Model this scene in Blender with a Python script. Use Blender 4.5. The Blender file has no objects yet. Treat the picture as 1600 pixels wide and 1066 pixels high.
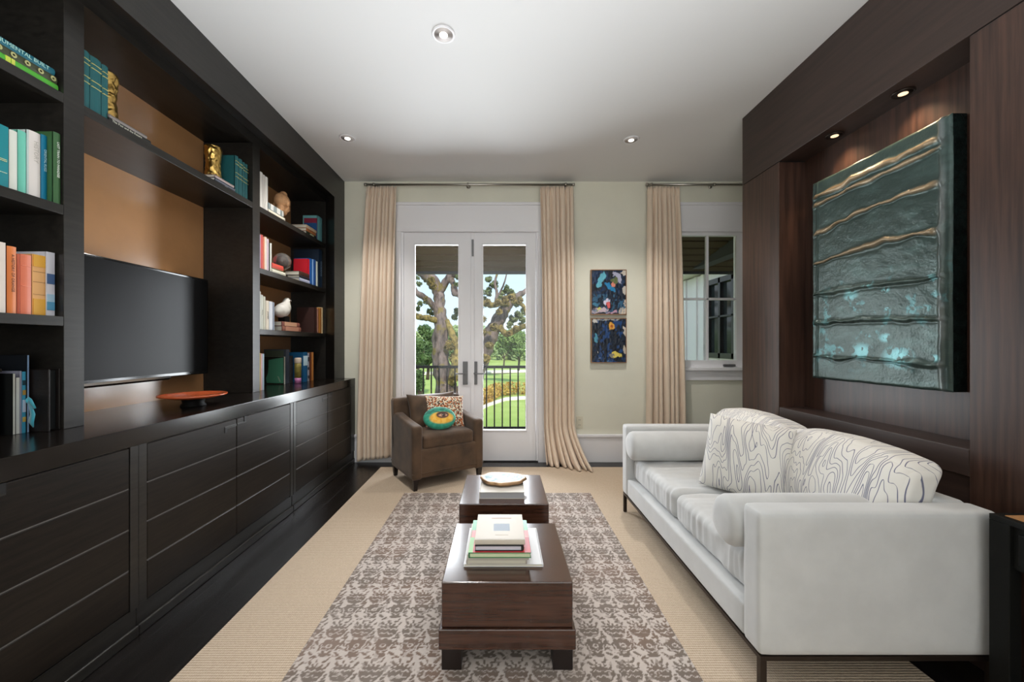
import bpy, bmesh, math, random
import numpy as np
from mathutils import Vector, Matrix, noise as mnoise

SC = bpy.context.scene
COL = SC.collection
PI = math.pi

# ------------------------------------------------------------------ camera
F = 620.0                       # focal length in pixels of the 1600 px frame
CX, CY, CZ = 783.0, 539.0, 1.25  # vanishing point and eye height
cam_d = bpy.data.cameras.new('camera'); cam = bpy.data.objects.new('camera', cam_d); COL.objects.link(cam)
cam.location = (0, 0, CZ); cam.rotation_euler = (PI/2, 0, 0)
cam_d.sensor_width = 36; cam_d.lens = F/1600*36
cam_d.shift_x = (800-CX)/1600; cam_d.shift_y = (CY-533)/1600
cam_d.clip_start = 0.05; cam_d.clip_end = 500
SC.camera = cam

# ------------------------------------------------------------------ view, sky, sun
SC.view_settings.view_transform = 'Standard'; SC.view_settings.look = 'None'
SC.view_settings.gamma = 1; SC.view_settings.use_curve_mapping = False
SC.view_settings.exposure = 0.46
try:
    SC.cycles.use_denoising = True
    SC.cycles.max_bounces = 10; SC.cycles.diffuse_bounces = 6; SC.cycles.transparent_max_bounces = 12
    SC.cycles.caustics_reflective = False; SC.cycles.caustics_refractive = False
    SC.cycles.sample_clamp_indirect = 6
except Exception: pass

W = bpy.data.worlds.new('sky'); SC.world = W; W.use_nodes = True
nt = W.node_tree; nt.nodes.clear()
out = nt.nodes.new('ShaderNodeOutputWorld'); bg = nt.nodes.new('ShaderNodeBackground')
tc = nt.nodes.new('ShaderNodeTexCoord'); sep = nt.nodes.new('ShaderNodeSeparateXYZ')
rp = nt.nodes.new('ShaderNodeValToRGB'); rp.color_ramp.elements[0].position = 0.0; rp.color_ramp.elements[1].position = 0.5
rp.color_ramp.elements[0].color = (0.66, 0.83, 0.96, 1); rp.color_ramp.elements[1].color = (0.40, 0.64, 0.92, 1)
nt.links.new(tc.outputs['Generated'], sep.inputs[0]); nt.links.new(sep.outputs['Z'], rp.inputs[0])
cl = nt.nodes.new('ShaderNodeTexNoise'); cl.inputs['Scale'].default_value = 3.0; cl.inputs['Detail'].default_value = 6
cr = nt.nodes.new('ShaderNodeValToRGB'); cr.color_ramp.elements[0].position = 0.52; cr.color_ramp.elements[1].position = 0.68
mx = nt.nodes.new('ShaderNodeMix'); mx.data_type = 'RGBA'; mx.inputs['B'].default_value = (0.95, 0.97, 1, 1)
nt.links.new(tc.outputs['Generated'], cl.inputs['Vector']); nt.links.new(cl.outputs['Fac'], cr.inputs[0])
nt.links.new(cr.outputs[0], mx.inputs['Factor']); nt.links.new(rp.outputs[0], mx.inputs['A'])
nt.links.new(mx.outputs['Result'], bg.inputs[0]); bg.inputs[1].default_value = 1.0
nt.links.new(bg.outputs[0], out.inputs[0])

def light(name, kind, loc, energy, color=(1, 1, 1), rot=(0, 0, 0), parent=None, **kw):
    d = bpy.data.lights.new(name, kind); d.energy = energy; d.color = color
    for k, v in kw.items(): setattr(d, k, v)
    o = bpy.data.objects.new(name, d); COL.objects.link(o); o.rotation_euler = rot
    if parent: o.parent = parent; o.location = Vector(loc)-parent.location
    else: o.location = loc
    return o

light('sun', 'SUN', (0, 0, 20), 3.2, (1.0, 0.93, 0.80), rot=(math.radians(42), math.radians(24), 0), angle=0.02)
# fill lights added out of view: one behind the camera, one aimed at ceiling
light('rear_fill_light', 'AREA', (0.6, -2.3, 1.55), 40, (0.95, 0.98, 1.0), rot=(PI/2, 0, 0), shape='RECTANGLE', size=4.6, size_y=2.3)
light('ceiling_fill_light', 'AREA', (0.0, -0.2, 1.5), 57, (0.93, 0.97, 1.0), rot=(PI, 0, 0), shape='DISK', size=1.6, spread=PI)
# daylight entering by the terrace doors and the window
light('terrace_daylight', 'AREA', (-0.33, 4.75, 1.25), 125, (0.90, 0.95, 1.0), rot=(-PI/2-0.28, 0, 0), shape='RECTANGLE', size=1.5, size_y=2.0)

# ------------------------------------------------------------------ helpers
def S(r, g, b):
    f = lambda c: (c/255/12.92) if c/255 <= 0.04045 else ((c/255+0.055)/1.055)**2.4
    return (f(r), f(g), f(b), 1.0)

def X_at(px, y): return (px-CX)*y/F
def Y_left(px, xs): return F*abs(xs)/abs(CX-px)
def Z_at(py, y): return CZ+(CY-py)*y/F

MATS = {}
def pm(name, col, rough=0.5, metal=0.0, bump=0.0, bscale=60, var=0.0, vscale=8, stretch=(1, 1, 1), coat=0.0, sheen=0.0, col2=None, spec=0.5, trans=0.0, emit=None, estr=0):
    if name in MATS: return MATS[name]
    m = bpy.data.materials.new(name); m.use_nodes = True; n = m.node_tree; b = n.nodes['Principled BSDF']
    b.inputs['Base Color'].default_value = col; b.inputs['Roughness'].default_value = rough; b.inputs['Metallic'].default_value = metal
    b.inputs['Coat Weight'].default_value = coat; b.inputs['Coat Roughness'].default_value = 0.15
    b.inputs['Sheen Weight'].default_value = sheen; b.inputs['Specular IOR Level'].default_value = spec
    b.inputs['Transmission Weight'].default_value = trans
    if emit: b.inputs['Emission Color'].default_value = emit; b.inputs['Emission Strength'].default_value = estr
    if var > 0 or bump > 0:
        t = n.nodes.new('ShaderNodeTexCoord'); mp = n.nodes.new('ShaderNodeMapping'); mp.inputs['Scale'].default_value = stretch
        n.links.new(t.outputs['Object'], mp.inputs[0])
    if var > 0:
        ns = n.nodes.new('ShaderNodeTexNoise'); ns.inputs['Scale'].default_value = vscale; ns.inputs['Detail'].default_value = 6; ns.inputs['Roughness'].default_value = 0.6
        n.links.new(mp.outputs[0], ns.inputs['Vector'])
        r = n.nodes.new('ShaderNodeValToRGB'); r.color_ramp.elements[0].position = 0.35; r.color_ramp.elements[1].position = 0.65
        c2 = col2 or tuple([c*(1+var) for c in col[:3]])+(1,)
        r.color_ramp.elements[0].color = tuple([c*(1-var) for c in col[:3]])+(1,) if not col2 else col
        r.color_ramp.elements[1].color = c2
        n.links.new(ns.outputs['Fac'], r.inputs[0]); n.links.new(r.outputs[0], b.inputs['Base Color'])
    if bump > 0:
        n2 = n.nodes.new('ShaderNodeTexNoise'); n2.inputs['Scale'].default_value = bscale; n2.inputs['Detail'].default_value = 3
        n.links.new(mp.outputs[0], n2.inputs['Vector'])
        bp = n.nodes.new('ShaderNodeBump'); bp.inputs['Strength'].default_value = bump; bp.inputs['Distance'].default_value = 0.01
        n.links.new(n2.outputs['Fac'], bp.inputs['Height']); n.links.new(bp.outputs[0], b.inputs['Normal'])
    MATS[name] = m
    return m

def vcol_mat(name, rough=0.6, metal=0.0, sheen=0.0, coat=0.0, bump=0, bscale=200, spec=0.5):
    if name in MATS: return MATS[name]
    m = pm(name, (1, 1, 1, 1), rough, metal, sheen=sheen, coat=coat, bump=bump, bscale=bscale, spec=spec)
    a = m.node_tree.nodes.new('ShaderNodeVertexColor'); a.layer_name = 'col'
    m.node_tree.links.new(a.outputs[0], m.node_tree.nodes['Principled BSDF'].inputs['Base Color'])
    return m

def tag(o, label=None, cat=None, group=None, kind=None):
    if label: o['label'] = label
    if cat: o['category'] = cat
    if group: o['group'] = group
    if kind: o['kind'] = kind
    return o

def empty(name, loc, label=None, cat=None, group=None, kind=None, rz=0.0):
    o = bpy.data.objects.new(name, None); COL.objects.link(o); o.location = loc; o.rotation_euler = (0, 0, rz)
    o.empty_display_size = 0.05
    return tag(o, label, cat, group, kind)

def obj(name, bm, mat, parent=None, smooth=False, local=False):
    me = bpy.data.meshes.new(name)
    if isinstance(bm, bpy.types.Mesh): me = bm
    else:
        bmesh.ops.recalc_face_normals(bm, faces=bm.faces[:])
        bm.to_mesh(me); bm.free()
    if mat is not None:
        me.materials.clear()
        for mm in (mat if isinstance(mat, (list, tuple)) else [mat]): me.materials.append(mm)
    if parent is not None and not local:
        off = Vector((0, 0, 0)); p = parent
        while p is not None: off += p.location; p = p.parent
        me.transform(Matrix.Translation(-off))
    if smooth:
        me.polygons.foreach_set('use_smooth', [True]*len(me.polygons))
    o = bpy.data.objects.new(name, me); COL.objects.link(o)
    if parent is not None: o.parent = parent
    return o

def rebase(o, loc):
    """put a single-mesh thing's origin at loc"""
    o.data.transform(Matrix.Translation(-Vector(loc))); o.location = loc
    return o

def BM(): return bmesh.new()

def box(bm, x0, x1, y0, y1, z0, z1, bev=0.0, seg=2, M=None):
    r = bmesh.ops.create_cube(bm, size=1.0); vs = r['verts']
    for v in vs:
        v.co = Vector((x0 if v.co.x < 0 else x1, y0 if v.co.y < 0 else y1, z0 if v.co.z < 0 else z1))
    if bev > 0:
        es = list({e for v in vs for e in v.link_edges})
        rr = bmesh.ops.bevel(bm, geom=es, offset=bev, segments=seg, profile=0.5, affect='EDGES')
        vs = list({v for v in rr['verts']} | {v for v in vs if v.is_valid})
    if M is not None:
        for v in vs: v.co = M @ v.co
    return vs

def cyl(bm, a, b, r, r2=None, seg=16, caps=True):
    a = Vector(a); b = Vector(b); d = b-a; L = d.length
    q = d.to_track_quat('Z', 'Y').to_matrix().to_4x4()
    bmesh.ops.create_cone(bm, cap_ends=caps, segments=seg, radius1=r, radius2=r if r2 is None else r2, depth=L, matrix=Matrix.Translation((a+b)/2) @ q)

def ball(bm, c, rx, ry=None, rz=None, sub=3, M=None):
    ry = ry or rx; rz = rz or rx
    m = Matrix.Translation(c) @ (M or Matrix.Identity(4)) @ Matrix.Diagonal((rx, ry, rz, 1))
    bmesh.ops.create_icosphere(bm, subdivisions=sub, radius=1, matrix=m)

def lathe(bm, c, prof, seg=32):
    rings = []
    for r, z in prof:
        rings.append([bm.verts.new((c[0]+r*math.cos(2*PI*i/seg), c[1]+r*math.sin(2*PI*i/seg), c[2]+z)) for i in range(seg)])
    for a, b in zip(rings, rings[1:]):
        for i in range(seg):
            bm.faces.new((a[i], a[(i+1) % seg], b[(i+1) % seg], b[i]))
    if prof[0][0] > 1e-4: bm.faces.new(rings[0][::-1])
    if prof[-1][0] > 1e-4: bm.faces.new(rings[-1])
    if prof[0][0] <= 1e-4 or prof[-1][0] <= 1e-4: bmesh.ops.remove_doubles(bm, verts=rings[0]+rings[-1], dist=1e-5)

def tube(bm, pts, rad, seg=10, rough=0.0, seed=0, sub=4):
    """smooth tube along points with radii, optionally knobbly"""
    P = [Vector(p) for p in pts]; n = len(P); Q = []; R = []
    for i in range(n-1):
        p0 = P[max(i-1, 0)]; p1 = P[i]; p2 = P[i+1]; p3 = P[min(i+2, n-1)]
        for k in range(sub):
            t = k/sub
            Q.append(0.5*((2*p1)+(p2-p0)*t+(2*p0-5*p1+4*p2-p3)*t*t+(3*p1-p0-3*p2+p3)*t**3)); R.append(rad[i]*(1-t)+rad[i+1]*t)
    Q.append(P[-1]); R.append(rad[-1])
    rings = []; up = Vector((0.13, 0.99, 0.05))
    for i, q in enumerate(Q):
        d = (Q[min(i+1, len(Q)-1)]-Q[max(i-1, 0)]).normalized()
        s = d.cross(up)
        if s.length < 1e-3: s = d.cross(Vector((1, 0, 0)))
        s.normalize(); u = s.cross(d)
        ring = []
        for k in range(seg):
            a = 2*PI*k/seg; rr = R[i]
            pos = q+(s*math.cos(a)+u*math.sin(a))*rr
            if rough: pos += (s*math.cos(a)+u*math.sin(a))*rr*rough*mnoise.noise(pos*(0.9/max(rr, 0.02))+Vector((seed, 0, 0)))
            ring.append(bm.verts.new(pos))
        rings.append(ring)
    for a, b in zip(rings, rings[1:]):
        for k in range(seg): bm.faces.new((a[k], a[(k+1) % seg], b[(k+1) % seg], b[k]))
    bm.faces.new(rings[0][::-1]); bm.faces.new(rings[-1])

def rbox(bm, c, size, r, n=16, disp=None, M=None):
    """rounded, slightly padded box: a cushion body"""
    h = [s/2 for s in size]; new = []
    rng = [math.sin((i/n*2-1)*PI/2) for i in range(n+1)]
    cache = {}
    def V(p):
        key = tuple(round(x, 5) for x in p)
        if key in cache: return cache[key]
        q = [p[k]*h[k] for k in range(3)]
        inn = Vector([max(-(h[k]-r), min(h[k]-r, q[k])) for k in range(3)]); d = Vector(q)-inn
        v = inn+d.normalized()*r if d.length > 1e-9 else Vector(q)
        if disp: v = v+Vector(disp(p, v))
        v = v+Vector(c) if M is None else M @ (v+Vector(c))
        cache[key] = bm.verts.new(v); return cache[key]
    for ax in range(3):
        for sg in (-1, 1):
            for i in range(n):
                for j in range(n):
                    q = []
                    for (a, b) in ((i, j), (i+1, j), (i+1, j+1), (i, j+1)):
                        p = [0, 0, 0]; p[ax] = sg; p[(ax+1) % 3] = rng[a]; p[(ax+2) % 3] = rng[b]; q.append(V(p))
                    try: bm.faces.new(q if sg > 0 else q[::-1])
                    except ValueError: pass

def pillow(bm, w, h, t, n=28, pinch=0.07, M=None, wr=0.0, seed=0):
    M = M or Matrix.Identity(4); top = {}; bot = {}
    for i in range(n+1):
        for j in range(n+1):
            u = math.sin((i/n*2-1)*PI/2); v = math.sin((j/n*2-1)*PI/2)
            x = w/2*u*(1-pinch*(1-v*v)); y = h/2*v*(1-pinch*(1-u*u))
            f = (max(0, (1-u**4)*(1-v**4)))**0.5*(0.8+0.2*(1-u*u)*(1-v*v))
            k = wr*mnoise.noise(Vector((x*14+seed, y*14, seed)))
            e = (i in (0, n) or j in (0, n))
            top[i, j] = bm.verts.new(M @ Vector((x, y, t/2*f+k*f)))
            bot[i, j] = top[i, j] if e else bm.verts.new(M @ Vector((x, y, -t/2*f+k*f)))
    for i in range(n):
        for j in range(n):
            bm.faces.new((top[i, j], top[i+1, j], top[i+1, j+1], top[i, j+1]))
            q = [bot[i, j], bot[i, j+1], bot[i+1, j+1], bot[i+1, j]]
            try: bm.faces.new(q)
            except ValueError: pass

def text_mesh(s, size, mat, parent, M, ext=0.0004, name='title', xs=1.0):
    """lettering as a mesh; M maps text plane (x right, y up, z out) to the parent's space"""
    cu = bpy.data.curves.new('lettering', 'FONT'); cu.body = s; cu.size = size; cu.extrude = ext
    cu.align_x = 'CENTER'; cu.align_y = 'CENTER'; cu.resolution_u = 2
    t = bpy.data.objects.new('lettering', cu); COL.objects.link(t)
    me = bpy.data.meshes.new_from_object(t); bpy.data.objects.remove(t); bpy.data.curves.remove(cu)
    me.transform(M @ Matrix.Diagonal((xs, 1, 1, 1)))
    return obj(name, me, mat, parent, local=True)

def axes(r, u, n, loc):
    m = Matrix((r, u, n)).transposed().to_4x4(); m.translation = Vector(loc); return m

_rt = np.random.RandomState(7).rand(256, 256)
def vn(x, y, seed=0):
    """value noise, numpy arrays"""
    x = x+seed*17.31; y = y+seed*9.7
    xi = np.floor(x).astype(int); yi = np.floor(y).astype(int); fx = x-xi; fy = y-yi
    fx = fx*fx*(3-2*fx); fy = fy*fy*(3-2*fy)
    g = lambda a, b: _rt[a % 256, b % 256]
    return (g(xi, yi)*(1-fx)+g(xi+1, yi)*fx)*(1-fy)+(g(xi, yi+1)*(1-fx)+g(xi+1, yi+1)*fx)*fy
def fbm(x, y, seed=0, o=4):
    s = 0; a = 0.5
    for k in range(o): s = s+a*vn(x*2**k, y*2**k, seed+k*3); a *= 0.5
    return s/(1-0.5**o)

def grid_mesh(name, P, C=None):
    """P: (n,m,3) positions, C: (n,m,3) linear colours -> mesh with colour attribute 'col'"""
    n, m = P.shape[:2]; me = bpy.data.meshes.new(name)
    idx = np.arange(n*m).reshape(n, m)
    q = np.stack([idx[:-1, :-1], idx[1:, :-1], idx[1:, 1:], idx[:-1, 1:]], -1).reshape(-1, 4)
    me.vertices.add(n*m); me.vertices.foreach_set('co', P.reshape(-1).astype(np.float32))
    me.loops.add(q.size); me.loops.foreach_set('vertex_index', q.reshape(-1).astype(np.int32))
    me.polygons.add(len(q)); me.polygons.foreach_set('loop_start', (np.arange(len(q))*4).astype(np.int32))
    me.update(calc_edges=True)
    if C is not None:
        at = me.color_attributes.new('col', 'FLOAT_COLOR', 'POINT')
        cc = np.concatenate([C, np.ones(C.shape[:2]+(1,))], -1)
        at.data.foreach_set('color', cc.reshape(-1).astype(np.float32))
    me.validate(); return me

def col3(*c): return np.array(S(*c)[:3])
def put(C, mask, c, a=1.0):
    mask = (mask*1.0)[..., None]*a
    C[:] = C*(1-mask)+np.array(c)*mask
# ------------------------------------------------------------------ materials
M_espresso = pm('espresso_wood', (0.0150, 0.0130, 0.0108, 1), 0.36, var=0.35, vscale=9, stretch=(3, 0.5, 6), bump=0.02, bscale=40, spec=0.5)
M_espresso_top = pm('espresso_wood_gloss', (0.0095, 0.0072, 0.0060, 1), 0.20, var=0.35, vscale=9, stretch=(8, 0.5, 3), spec=0.5)
M_espresso_door = pm('espresso_door_wood', (0.0110, 0.0075, 0.0052, 1), 0.38, var=0.4, vscale=10, stretch=(3, 0.6, 9), bump=0.02, bscale=60, spec=0.28)
M_panel = pm('mahogany_panel', (0.048, 0.023, 0.0155, 1), 0.38, var=0.45, vscale=5, stretch=(6, 9, 0.35), bump=0.02, bscale=50)
M_panel_h = pm('mahogany_header', (0.036, 0.0205, 0.0155, 1), 0.42, var=0.25, vscale=5, stretch=(6, 0.4, 7), bump=0.02, bscale=50)
M_black = pm('black_shadow_wood', (0.004, 0.004, 0.004, 1), 0.5)
M_floor = pm('dark_floorboards', (0.0075, 0.0058, 0.0050, 1), 0.27, var=0.4, vscale=7, stretch=(6, 0.5, 1))
M_wall = pm('sage_paint', S(224, 222, 206), 0.75, var=0.03, vscale=2)
M_ceil = pm('ceiling_paint', S(226, 226, 226), 0.8)
M_white = pm('white_trim_paint', S(234, 233, 236), 0.38)
M_tan = pm('tan_lacquer', S(196, 144, 96), 0.22, var=0.08, vscale=2, coat=0.3)
M_table = pm('walnut_gloss', (0.058, 0.023, 0.013, 1), 0.20, var=0.35, vscale=5, stretch=(0.8, 9, 12), coat=0.8)
M_leg = pm('table_leg_wood', (0.012, 0.007, 0.006, 1), 0.35)
M_curt = pm('beige_curtain_cloth', S(222, 203, 182), 0.85, sheen=0.3, bump=0.05, bscale=500, var=0.03, vscale=3)
M_nickel = pm('brushed_nickel', (0.42, 0.40, 0.36, 1), 0.3, 1.0)
M_steel = pm('dark_pewter', (0.16, 0.16, 0.165, 1), 0.45, 0.6)
M_velvet = pm('pale_grey_velvet', S(194, 195, 195), 0.8, sheen=0.5, var=0.05, vscale=7, bump=0.05, bscale=18)
M_brown = pm('brown_velvet', S(78, 57, 38), 0.75, sheen=0.18, var=0.35, vscale=6, bump=0.12, bscale=14)
M_bronze = pm('bronze_metal', (0.035, 0.024, 0.018, 1), 0.4, 0.6)
M_gold = pm('gold_leaf', (0.62, 0.40, 0.12, 1), 0.28, 1.0, bump=0.3, bscale=35)
M_tv = pm('tv_screen', (0.006, 0.006, 0.0065, 1), 0.3, spec=0.12)
M_tvf = pm('tv_frame', (0.004, 0.004, 0.004, 1), 0.12)
M_chrome = pm('silver_chin', (0.7, 0.7, 0.7, 1), 0.15, 1.0)
M_iron = pm('black_iron', (0.004, 0.004, 0.004, 1), 0.6, spec=0.15)
M_lamp = pm('lamp_glow', (1, 1, 1, 1), emit=(1.0, 0.88, 0.74, 1), estr=4.0)
M_lampw = pm('lamp_glow_amber', (1, 1, 1, 1), emit=(1.0, 0.60, 0.30, 1), estr=1.1)
M_refl = pm('lamp_reflector', (0.92, 0.84, 0.80, 1), 0.35, 0.0)
M_pages = pm('page_block', S(226, 220, 204), 0.8)

def glass():
    m = bpy.data.materials.new('window_glass'); m.use_nodes = True; n = m.node_tree; n.nodes.clear()
    o = n.nodes.new('ShaderNodeOutputMaterial'); t = n.nodes.new('ShaderNodeBsdfTransparent'); g = n.nodes.new('ShaderNodeBsdfGlossy')
    g.inputs['Roughness'].default_value = 0.02; f = n.nodes.new('ShaderNodeFresnel'); f.inputs[0].default_value = 1.3
    x = n.nodes.new('ShaderNodeMixShader'); n.links.new(f.outputs[0], x.inputs[0]); n.links.new(t.outputs[0], x.inputs[1]); n.links.new(g.outputs[0], x.inputs[2])
    n.links.new(x.outputs[0], o.inputs[0]); return m
M_glass = glass()

def sisal():
    m = pm('sisal_carpet', S(196, 176, 146), 0.9); n = m.node_tree; b = n.nodes['Principled BSDF']
    t = n.nodes.new('ShaderNodeTexCoord')
    w = n.nodes.new('ShaderNodeTexWave'); w.bands_direction = 'Y'; w.inputs['Scale'].default_value = 26; w.inputs['Distortion'].default_value = 1.2; w.inputs['Detail'].default_value = 2; w.inputs['Detail Scale'].default_value = 6
    w2 = n.nodes.new('ShaderNodeTexWave'); w2.bands_direction = 'X'; w2.inputs['Scale'].default_value = 36; w2.inputs['Distortion'].default_value = 2.5; w2.inputs['Detail Scale'].default_value = 5
    ns = n.nodes.new('ShaderNodeTexNoise'); ns.inputs['Scale'].default_value = 160; ns.inputs['Detail'].default_value = 3
    for q in (w, w2, ns): n.links.new(t.outputs['Object'], q.inputs['Vector'])
    a = n.nodes.new('ShaderNodeMath'); a.operation = 'MULTIPLY_ADD'; a.inputs[1].default_value = 0.35
    n.links.new(w2.outputs['Fac'], a.inputs[0]); n.links.new(w.outputs['Fac'], a.inputs[2])
    a2 = n.nodes.new('ShaderNodeMath'); a2.operation = 'MULTIPLY_ADD'; a2.inputs[1].default_value = 0.9
    n.links.new(ns.outputs['Fac'], a2.inputs[0]); n.links.new(a.outputs[0], a2.inputs[2])
    r = n.nodes.new('ShaderNodeValToRGB'); r.color_ramp.elements[0].position = 0.3; r.color_ramp.elements[1].position = 1.0
    r.color_ramp.elements[0].color = S(172, 151, 128); r.color_ramp.elements[1].color = S(214, 195, 172)
    s2 = n.nodes.new('ShaderNodeMath'); s2.operation = 'MULTIPLY'; s2.inputs[1].default_value = 0.6
    n.links.new(a2.outputs[0], s2.inputs[0]); n.links.new(s2.outputs[0], r.inputs[0]); n.links.new(r.outputs[0], b.inputs['Base Color'])
    bp = n.nodes.new('ShaderNodeBump'); bp.inputs['Strength'].default_value = 0.5; bp.inputs['Distance'].default_value = 0.003
    n.links.new(a2.outputs[0], bp.inputs['Height']); n.links.new(bp.outputs[0], b.inputs['Normal'])
    return m

def contour_cloth(name, sc, k=8.0, width=0.0022, rot=0.0):
    """white linen printed with wavering slate-blue wood-grain lines"""
    m = pm(name, S(224, 221, 214), 0.85, sheen=0.2); n = m.node_tree; b = n.nodes['Principled BSDF']
    t = n.nodes.new('ShaderNodeTexCoord'); mp = n.nodes.new('ShaderNodeMapping'); mp.inputs['Rotation'].default_value = (0, 0, rot)
    n.links.new(t.outputs['Object'], mp.inputs[0])
    eps = 0.002; N3 = []
    for off in ((0, 0, 0), (0, eps, 0), (0, 0, eps)):
        ad = n.nodes.new('ShaderNodeVectorMath'); ad.operation = 'ADD'; ad.inputs[1].default_value = off; n.links.new(mp.outputs[0], ad.inputs[0])
        ml = n.nodes.new('ShaderNodeVectorMath'); ml.operation = 'MULTIPLY'; ml.inputs[1].default_value = sc; n.links.new(ad.outputs[0], ml.inputs[0])
        ns = n.nodes.new('ShaderNodeTexNoise'); ns.inputs['Scale'].default_value = 1.0; ns.inputs['Detail'].default_value = 2.2; ns.inputs['Roughness'].default_value = 0.42; ns.inputs['Distortion'].default_value = 0.3
        n.links.new(ml.outputs[0], ns.inputs['Vector']); N3.append(ns)
    def mth(op, a, b):
        q = n.nodes.new('ShaderNodeMath'); q.operation = op
        for i_, v_ in enumerate((a, b)):
            if isinstance(v_, (int, float)): q.inputs[i_].default_value = v_
            else: n.links.new(v_, q.inputs[i_])
        return q.outputs[0]
    gy = mth('DIVIDE', mth('SUBTRACT', N3[1].outputs['Fac'], N3[0].outputs['Fac']), eps); gz = mth('DIVIDE', mth('SUBTRACT', N3[2].outputs['Fac'], N3[0].outputs['Fac']), eps)
    gr = mth('MAXIMUM', mth('SQRT', mth('ADD', mth('MULTIPLY', gy, gy), mth('MULTIPLY', gz, gz)), 0), 0.25)
    ns = N3[0]
    mu = n.nodes.new('ShaderNodeMath'); mu.operation = 'MULTIPLY'; mu.inputs[1].default_value = k*2.2
    fr = n.nodes.new('ShaderNodeMath'); fr.operation = 'PINGPONG'; fr.inputs[1].default_value = 0.5
    n.links.new(ns.outputs['Fac'], mu.inputs[0]); n.links.new(mu.outputs[0], fr.inputs[0])
    r = n.nodes.new('ShaderNodeValToRGB'); e = r.color_ramp.elements
    e[0].position = 0.30; e[0].color = S(104, 106, 130); e[1].position = 0.55; e[1].color = S(226, 223, 217)
    dist = mth('DIVIDE', fr.outputs[0], mth('MULTIPLY', gr, k*2.2)); n.links.new(mth('DIVIDE', dist, width*2), r.inputs[0]); n.links.new(r.outputs[0], b.inputs['Base Color'])
    return m

# ------------------------------------------------------------------ room shell
WY = 4.238; CH = 2.994
def struct(name, bm, mat, parent=None, smooth=False):
    o = obj(name, bm, mat, parent, smooth)
    if parent is None: o['kind'] = 'structure'
    return o
bm = BM()
box(bm, -2.3, 3.5, -2.8, 4.44, -0.2, 0)
fl = struct('floor', bm, M_floor)
# narrow gaps between boards, running away from the camera
n = M_floor.node_tree; b = n.nodes['Principled BSDF']
t = n.nodes.new('ShaderNodeTexCoord'); wv = n.nodes.new('ShaderNodeTexBrick'); wv.inputs['Scale'].default_value = 1.0
mp = n.nodes.new('ShaderNodeMapping'); mp.inputs['Rotation'].default_value = (0, 0, PI/2); n.links.new(t.outputs['Object'], mp.inputs[0]); n.links.new(mp.outputs[0], wv.inputs['Vector'])
wv.inputs['Brick Width'].default_value = 1.7; wv.inputs['Row Height'].default_value = 0.125; wv.inputs['Mortar Size'].default_value = 0.003
bp = n.nodes.new('ShaderNodeBump'); bp.invert = True; bp.inputs['Strength'].default_value = 0.6; bp.inputs['Distance'].default_value = 0.004
n.links.new(wv.outputs['Fac'], bp.inputs['Height']); n.links.new(bp.outputs[0], b.inputs['Normal'])

bm = BM(); box(bm, -2.3, 3.5, -2.8, 4.44, CH, CH+0.2); struct('ceiling', bm, M_ceil)
DX0, DX1, DZ = -1.065, 0.395, 2.47
WX0, WX1, WZ0, WZ1 = 1.84, 2.60, 1.00, 2.46
bm = BM()
Yb = WY+0.2
box(bm, -2.3, DX0, WY, Yb, 0, CH); box(bm, DX0, DX1, WY, Yb, DZ, CH); box(bm, DX1, WX0, WY, Yb, 0, CH)
box(bm, WX0, WX1, WY, Yb, 0, WZ0); box(bm, WX0, WX1, WY, Yb, WZ1, CH); box(bm, WX1, 3.5, WY, Yb, 0, CH)
struct('wall_back', bm, M_wall)
bm = BM(); box(bm, -2.5, -2.3, -2.8, 4.44, 0, CH); struct('wall_left', bm, M_wall)
bm = BM(); box(bm, 3.5, 3.7, -2.8, 4.44, 0, CH); struct('wall_far_right', bm, M_wall)
bm = BM(); box(bm, -2.5, 3.7, -3.0, -2.8, 0, CH); struct('wall_front', bm, M_wall)

# baseboard with moulded top
bm = BM()
for x0, x1 in ((-1.56, -1.12), (0.45, 3.5)):
    box(bm, x0, x1, WY-0.02, WY, 0, 0.265, 0.002); box(bm, x0, x1, WY-0.034, WY, 0.265, 0.298, 0.008)
struct('baseboard_back', bm, M_white)

# recessed panelling of the wood wall on the right
NX = 1.857; NB = 2.033; NT = 2.478; NS = 0.835; YF, YN = 2.653, 1.573; YE = 3.055; YL = -0.6
wr = empty('wall_right', (NX, YE, 0), kind='structure')
bm = BM(); box(bm, NX, 2.2, YL, YE, NT, CH-0.001, 0.002); struct('header_panel', bm, M_panel_h, wr)
bm = BM(); box(bm, NX, 2.2, YF, YE, 0, NT-0.006, 0.002); struct('stile_panel', bm, M_panel, wr)
bm = BM(); box(bm, NX, 2.2, YL, YN, 0, NT-0.006, 0.002); struct('stile_panel', bm, M_panel, wr)
bm = BM(); box(bm, NX+0.006, 2.19, YF, YE-0.005, NT-0.006, NT); box(bm, NX+0.006, 2.19, YL, YN, NT-0.006, NT); struct('shadow_gap', bm, M_black, wr)
bm = BM(); box(bm, NB, 2.2, YN, YF, NS-0.05, NT); struct('niche_back_panel', bm, M_panel, wr)
bm = BM(); box(bm, NX+0.02, 2.2, YN, YF, 0.10, NS-0.11, 0.001); struct('lower_panel', bm, M_panel_h, wr)
bm = BM(); box(bm, NX+0.001, NB+0.01, YN, YF, NS-0.11, NS, 0.004); struct('niche_sill', bm, M_panel_h, wr)
bm = BM(); box(bm, NX-0.012, 2.2, YL, YE, 0, 0.10, 0.004); struct('plinth', bm, M_panel_h, wr)

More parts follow.
